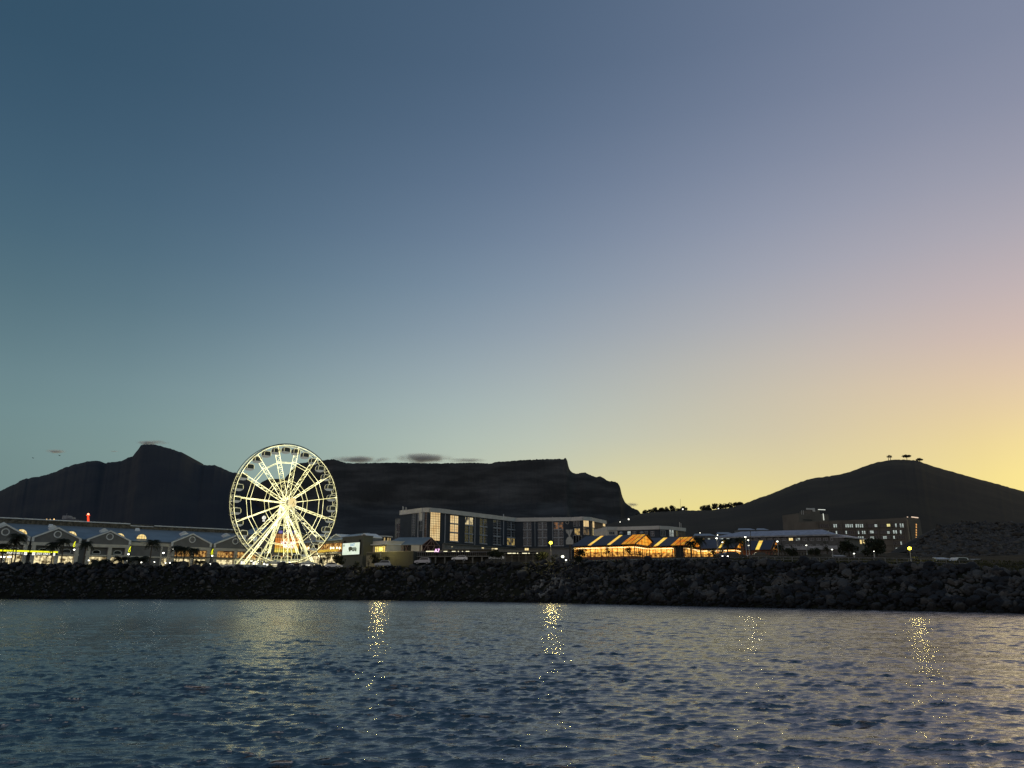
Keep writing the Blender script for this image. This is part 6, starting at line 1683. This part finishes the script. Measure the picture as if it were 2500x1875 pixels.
# ------------------------------------------------------------ fences, posts
def fence(name, pts, h_, gap, label, m, rails=2, cat='fence', r_=.05):
    e = empty(name, pts[0], 0, label, cat); mb = MB(); tot = 0; posts = []
    for a, b in zip(pts[:-1], pts[1:]):
        L = (b - a).length; n = max(1, int(L / gap))
        for i in range(n): posts.append(a + (b - a) * i / n)
    posts.append(pts[-1])
    for p in posts[:95]:
        mb = MB(); g = h1(p.x, p.y); mb.tube((p.x, p.y, g - .3), (p.x, p.y, p.z + h_), r_ * 1.2, 5); mb.build('post', m, e)
    for k in range(rails):
        mb = MB()
        for a, b in zip(posts[:-1], posts[1:]):
            z = h_ * (1 - k / rails); mb.tube(a + Vector((0, 0, z)), b + Vector((0, 0, z)), r_ * .8, 4)
        mb.build('rail', m, e)
m_rail = mat('railing_grey', (.16, .165, .16), .6)
def shorepts(x0, x1, n, off):
    out = []
    for x in np.linspace(x0, x1, n):
        y = np.interp(x, SHN[:, 0], SHN[:, 1]); i = np.searchsorted(SHN[:, 0], x) - 1; d = SHN[i + 1] - SHN[i]; d /= np.linalg.norm(d)
        q = np.array([x, y]) + np.array([-d[1], d[0]]) * off; out.append(Vector((q[0], q[1], h1(*q))))
    return out
fence('railing', shorepts(30, 50, 22, 12.5), .85, 2.2, 'grey post and rail fence along the crest of the sea wall at the right', m_rail)
fence('railing', shorepts(-8, 22, 20, 13.2), .7, 2.6, 'low dim railing along the path below the market halls', mat('railing_dim', (.10, .09, .07), .8), 1)
pA, pB = aty(1848, 1362, 175), aty(1990, 1364, 165)
fence('wooden_fence', [pA, (pA + pB) / 2, pB], 1.35, .62, 'tall dark slatted wooden fence right of the third market hall', mat('fence_wood', (.05, .045, .035), .9), 2, r_=.09)
pA, pB = aty(700, 1388, 246), aty(812, 1388, 243)
fence('railing', shorepts(-128, -66, 24, 15.6), .9, 2.4, 'low railing on top of the sea wall before the ferris wheel and palms', m_rail, 2)

# ------------------------------------------------------------ under the wheel: tents, booths, advertising box
def tent(px, py_top, py_e, py_b, Y, wpx, label, seed):
    c = aty(px, py_e, Y); t = aty(px, py_top, Y); w = wpx * Y / 1917 / 2; g = aty(px, py_b, Y).z
    e = empty('marquee', (c.x, c.y, g), 0, label, 'marquee', 'canvas marquees under the wheel')
    mb = MB(); n = 5; vs = []; 
    ring = lambda k, zz: [(c.x - k, c.y - k, zz), (c.x + k, c.y - k, zz), (c.x + k, c.y + k, zz), (c.x - k, c.y + k, zz)]
    hs = [(w, c.z - .35), (w, c.z), (w * .55, c.z + (t.z - c.z) * .28), (w * .22, c.z + (t.z - c.z) * .6), (.05, t.z)]
    for k, zz in hs: vs += ring(k, zz)
    fs = [(4 * i + j, 4 * i + (j + 1) % 4, 4 * i + 4 + (j + 1) % 4, 4 * i + 4 + j) for i in range(4) for j in range(4)]
    mb.add(vs, fs); mb.build('canopy', m_canvas, e)
    for sx in (-1, 1):
        for sy in (-1, 1): mb = MB(); mb.tube((c.x + sx * w * .95, c.y + sy * w * .95, g - .3), (c.x + sx * w * .95, c.y + sy * w * .95, c.z), .05, 5); mb.build('pole', m_steel, e)
    mb = MB(); mb.box(c.x - w * .8, c.x + w * .8, c.y - w * .3, c.y + w * .3, c.z - .42, c.z - .38); mb.build('strip_light', emi('tent_light', (1, .95, .7), 2.2), e)
tent(672, 1366, 1374.5, 1386, 243, 38, 'marquee with pointed canvas top left of the dark advertising box', 1)
tent(752, 1367, 1375, 1386, 243, 40, 'marquee with pointed canvas top right of the dark advertising box', 2)
tent(704, 1361, 1368, 1384, 262, 64, 'wide pale marquee behind the wheel base', 3)
def booth(px, py0, py1, Y, wpx, label, mm, name='ticket_booth', cat='booth'):
    a = aty(px, py0, Y); b = aty(px, py1, Y); w = wpx * Y / 1917 / 2
    e = empty(name, (b.x, b.y, b.z), 0, label, cat); mb = MB(); mb.box(b.x - w, b.x + w, b.y, b.y + 2, b.z - .8, a.z); mb.build('cabin', mm, e)
    mb = MB(); mb.box(b.x - w - .15, b.x + w + .15, b.y - .25, b.y + 2.2, a.z, a.z + .14); mb.build('roof', m_white, e)
    f = Face((b.x - w, b.y), (b.x + w, b.y)); f.window(e, e_whites, m_dark, w * .3, w * 1.7, b.z + .5, a.z - .25, 2, 1, .06)
booth(592, 1368, 1386, 240, 16, 'small lit ticket booth at the left foot of the wheel', m_cream)
booth(622, 1370, 1386, 241, 18, 'white lit ticket booth between the left wheel legs', m_white)
booth(648, 1372, 1386, 241, 20, 'lit kiosk with yellow front left of the first marquee', mat('yellow_board', (.5, .45, .15), .7))
booth(681, 1373, 1386, 240, 10, 'narrow grey blue kiosk beside the dark advertising box', mat('kiosk_blue', (.18, .2, .24), .6))
booth(692, 1375, 1386, 240, 9, 'pale green kiosk touching the dark advertising box', mat('kiosk_green', (.4, .5, .25), .6))
booth(746, 1376, 1386, 240, 32, 'long lit counter right of the dark advertising box', m_cream)
def adbox():
    Y = 237; F_ = Face(aty(698, 1386, Y), aty(730, 1386, Y)); e = empty('advertising_box', F_.P(2, -1, 9.5), 0, 'black advertising box with a thin white oval emblem at the wheel foot', 'advertising box')
    z0 = F_.hit(714, 1388)[1]; z1 = F_.hit(714, 1375)[1]
    mb = MB(); F_.box(mb, 0, F_.len, -1.6, 0, z0, z1); mb.build('box_panel', mat('black_panel', (.012, .012, .014), .4), e)
    u_, z_ = F_.hit(712, 1379.8); c = F_.P(u_, .05, z_); m = emi('emblem_light', (.8, .8, .85), .45)
    mb = MB(); pts = [F_.P(u_ + .62 * math.cos(t), .05, z_ + .34 * math.sin(t)) for t in np.linspace(0, 2 * math.pi, 25)]
    for a, b in zip(pts[:-1], pts[1:]): mb.tube(a, b, .035, 4)
    for a, b in (((-.35, -.24), (0, .3)), ((0, .3), (.35, -.24)), ((-.2, -.05), (.35, -.05))): mb.tube(F_.P(u_ + a[0], .05, z_ + a[1]), F_.P(u_ + b[0], .05, z_ + b[1]), .035, 4)
    mb.build('emblem', m, e)
adbox()

# ------------------------------------------------------------ clouds
def cloud(name, px0, px1, py_mid, D, thick_px, label, seed=0, group='small clouds by the mountains'):
    a = aty(px0, py_mid, D); b = aty(px1, py_mid, D); L = (b - a).length; hh = thick_px * D / 1986
    bm = bmesh.new(); bmesh.ops.create_icosphere(bm, subdivisions=4, radius=1); me = bpy.data.meshes.new(name); bm.to_mesh(me); bm.free()
    m = MATS.get('cloud_vapour')
    if not m:
        m = bpy.data.materials.new('cloud_vapour'); m.use_nodes = True; t = m.node_tree; t.nodes.clear()
        pv = N(t, 'ShaderNodeVolumePrincipled'); pv.inputs['Color'].default_value = (1.0, .94, .90, 1); pv.inputs['Anisotropy'].default_value = .35
        g = N(t, 'ShaderNodeNewGeometry'); mp = N(t, 'ShaderNodeMapping'); mp.inputs['Scale'].default_value = (.007, .007, .020); t.links.new(g.outputs['Position'], mp.inputs[0])
        no = N(t, 'ShaderNodeTexNoise'); no.inputs['Scale'].default_value = 1.0; no.inputs['Detail'].default_value = 5; no.inputs['Roughness'].default_value = .6; no.inputs['Distortion'].default_value = .6
        t.links.new(mp.outputs[0], no.inputs['Vector'])
        tc_ = N(t, 'ShaderNodeTexCoord'); ln = N(t, 'ShaderNodeVectorMath', operation='LENGTH'); t.links.new(tc_.outputs['Object'], ln.inputs[0])
        fall = mth(t, 'SUBTRACT', 0.98, ln.outputs['Value'])
        f = mth(t, 'ADD', mth(t, 'MULTIPLY', mth(t, 'SUBTRACT', no.outputs[0], .45), 3.0), mth(t, 'MULTIPLY', fall, .8))
        f = mth(t, 'MULTIPLY', mth(t, 'MAXIMUM', f, 0.0), mth(t, 'MULTIPLY', mth(t, 'MAXIMUM', fall, 0.0), .065))
        t.links.new(f, pv.inputs['Density']); o_ = N(t, 'ShaderNodeOutputMaterial'); t.links.new(pv.outputs[0], o_.inputs['Volume'])
        MATS['cloud_vapour'] = m
    o = link(name, me, m); c = (a + b) / 2; o.location = c; o.scale = (L / 2 * 1.15, hh * 1.2, hh * .62); o.rotation_euler = (0, 0, math.atan2(b.y - a.y, b.x - a.x))
    tag(o, label, 'cloud', group); return o
CL = [(800, 955, 1122, 6700, 19, 'grey wispy cloud along the left half of the flat mountain top'), (965, 1105, 1119, 6700, 26, 'pinkish cloud rising over the middle of the flat mountain top'), (1090, 1185, 1124, 6700, 13, 'thin pink cloud tail right of the pinkish one on the flat mountain'), (332, 412, 1081, 7700, 13, 'thin cap cloud over the pointed mountain peak'), (106, 162, 1102, 8500, 10, 'small flat grey cloud left of the pointed peak'), (268, 292, 1102, 8500, 4, 'tiny cloud puff midway between the small grey cloud and the peak'), (1524, 1560, 1232, 6900, 11, 'faint cloud wisp behind the right end of the flat mountain')]
for i, (a, b, c, D, th_, l) in enumerate(CL): cloud('cloud', a, b, c, D, th_, l, seed=i)
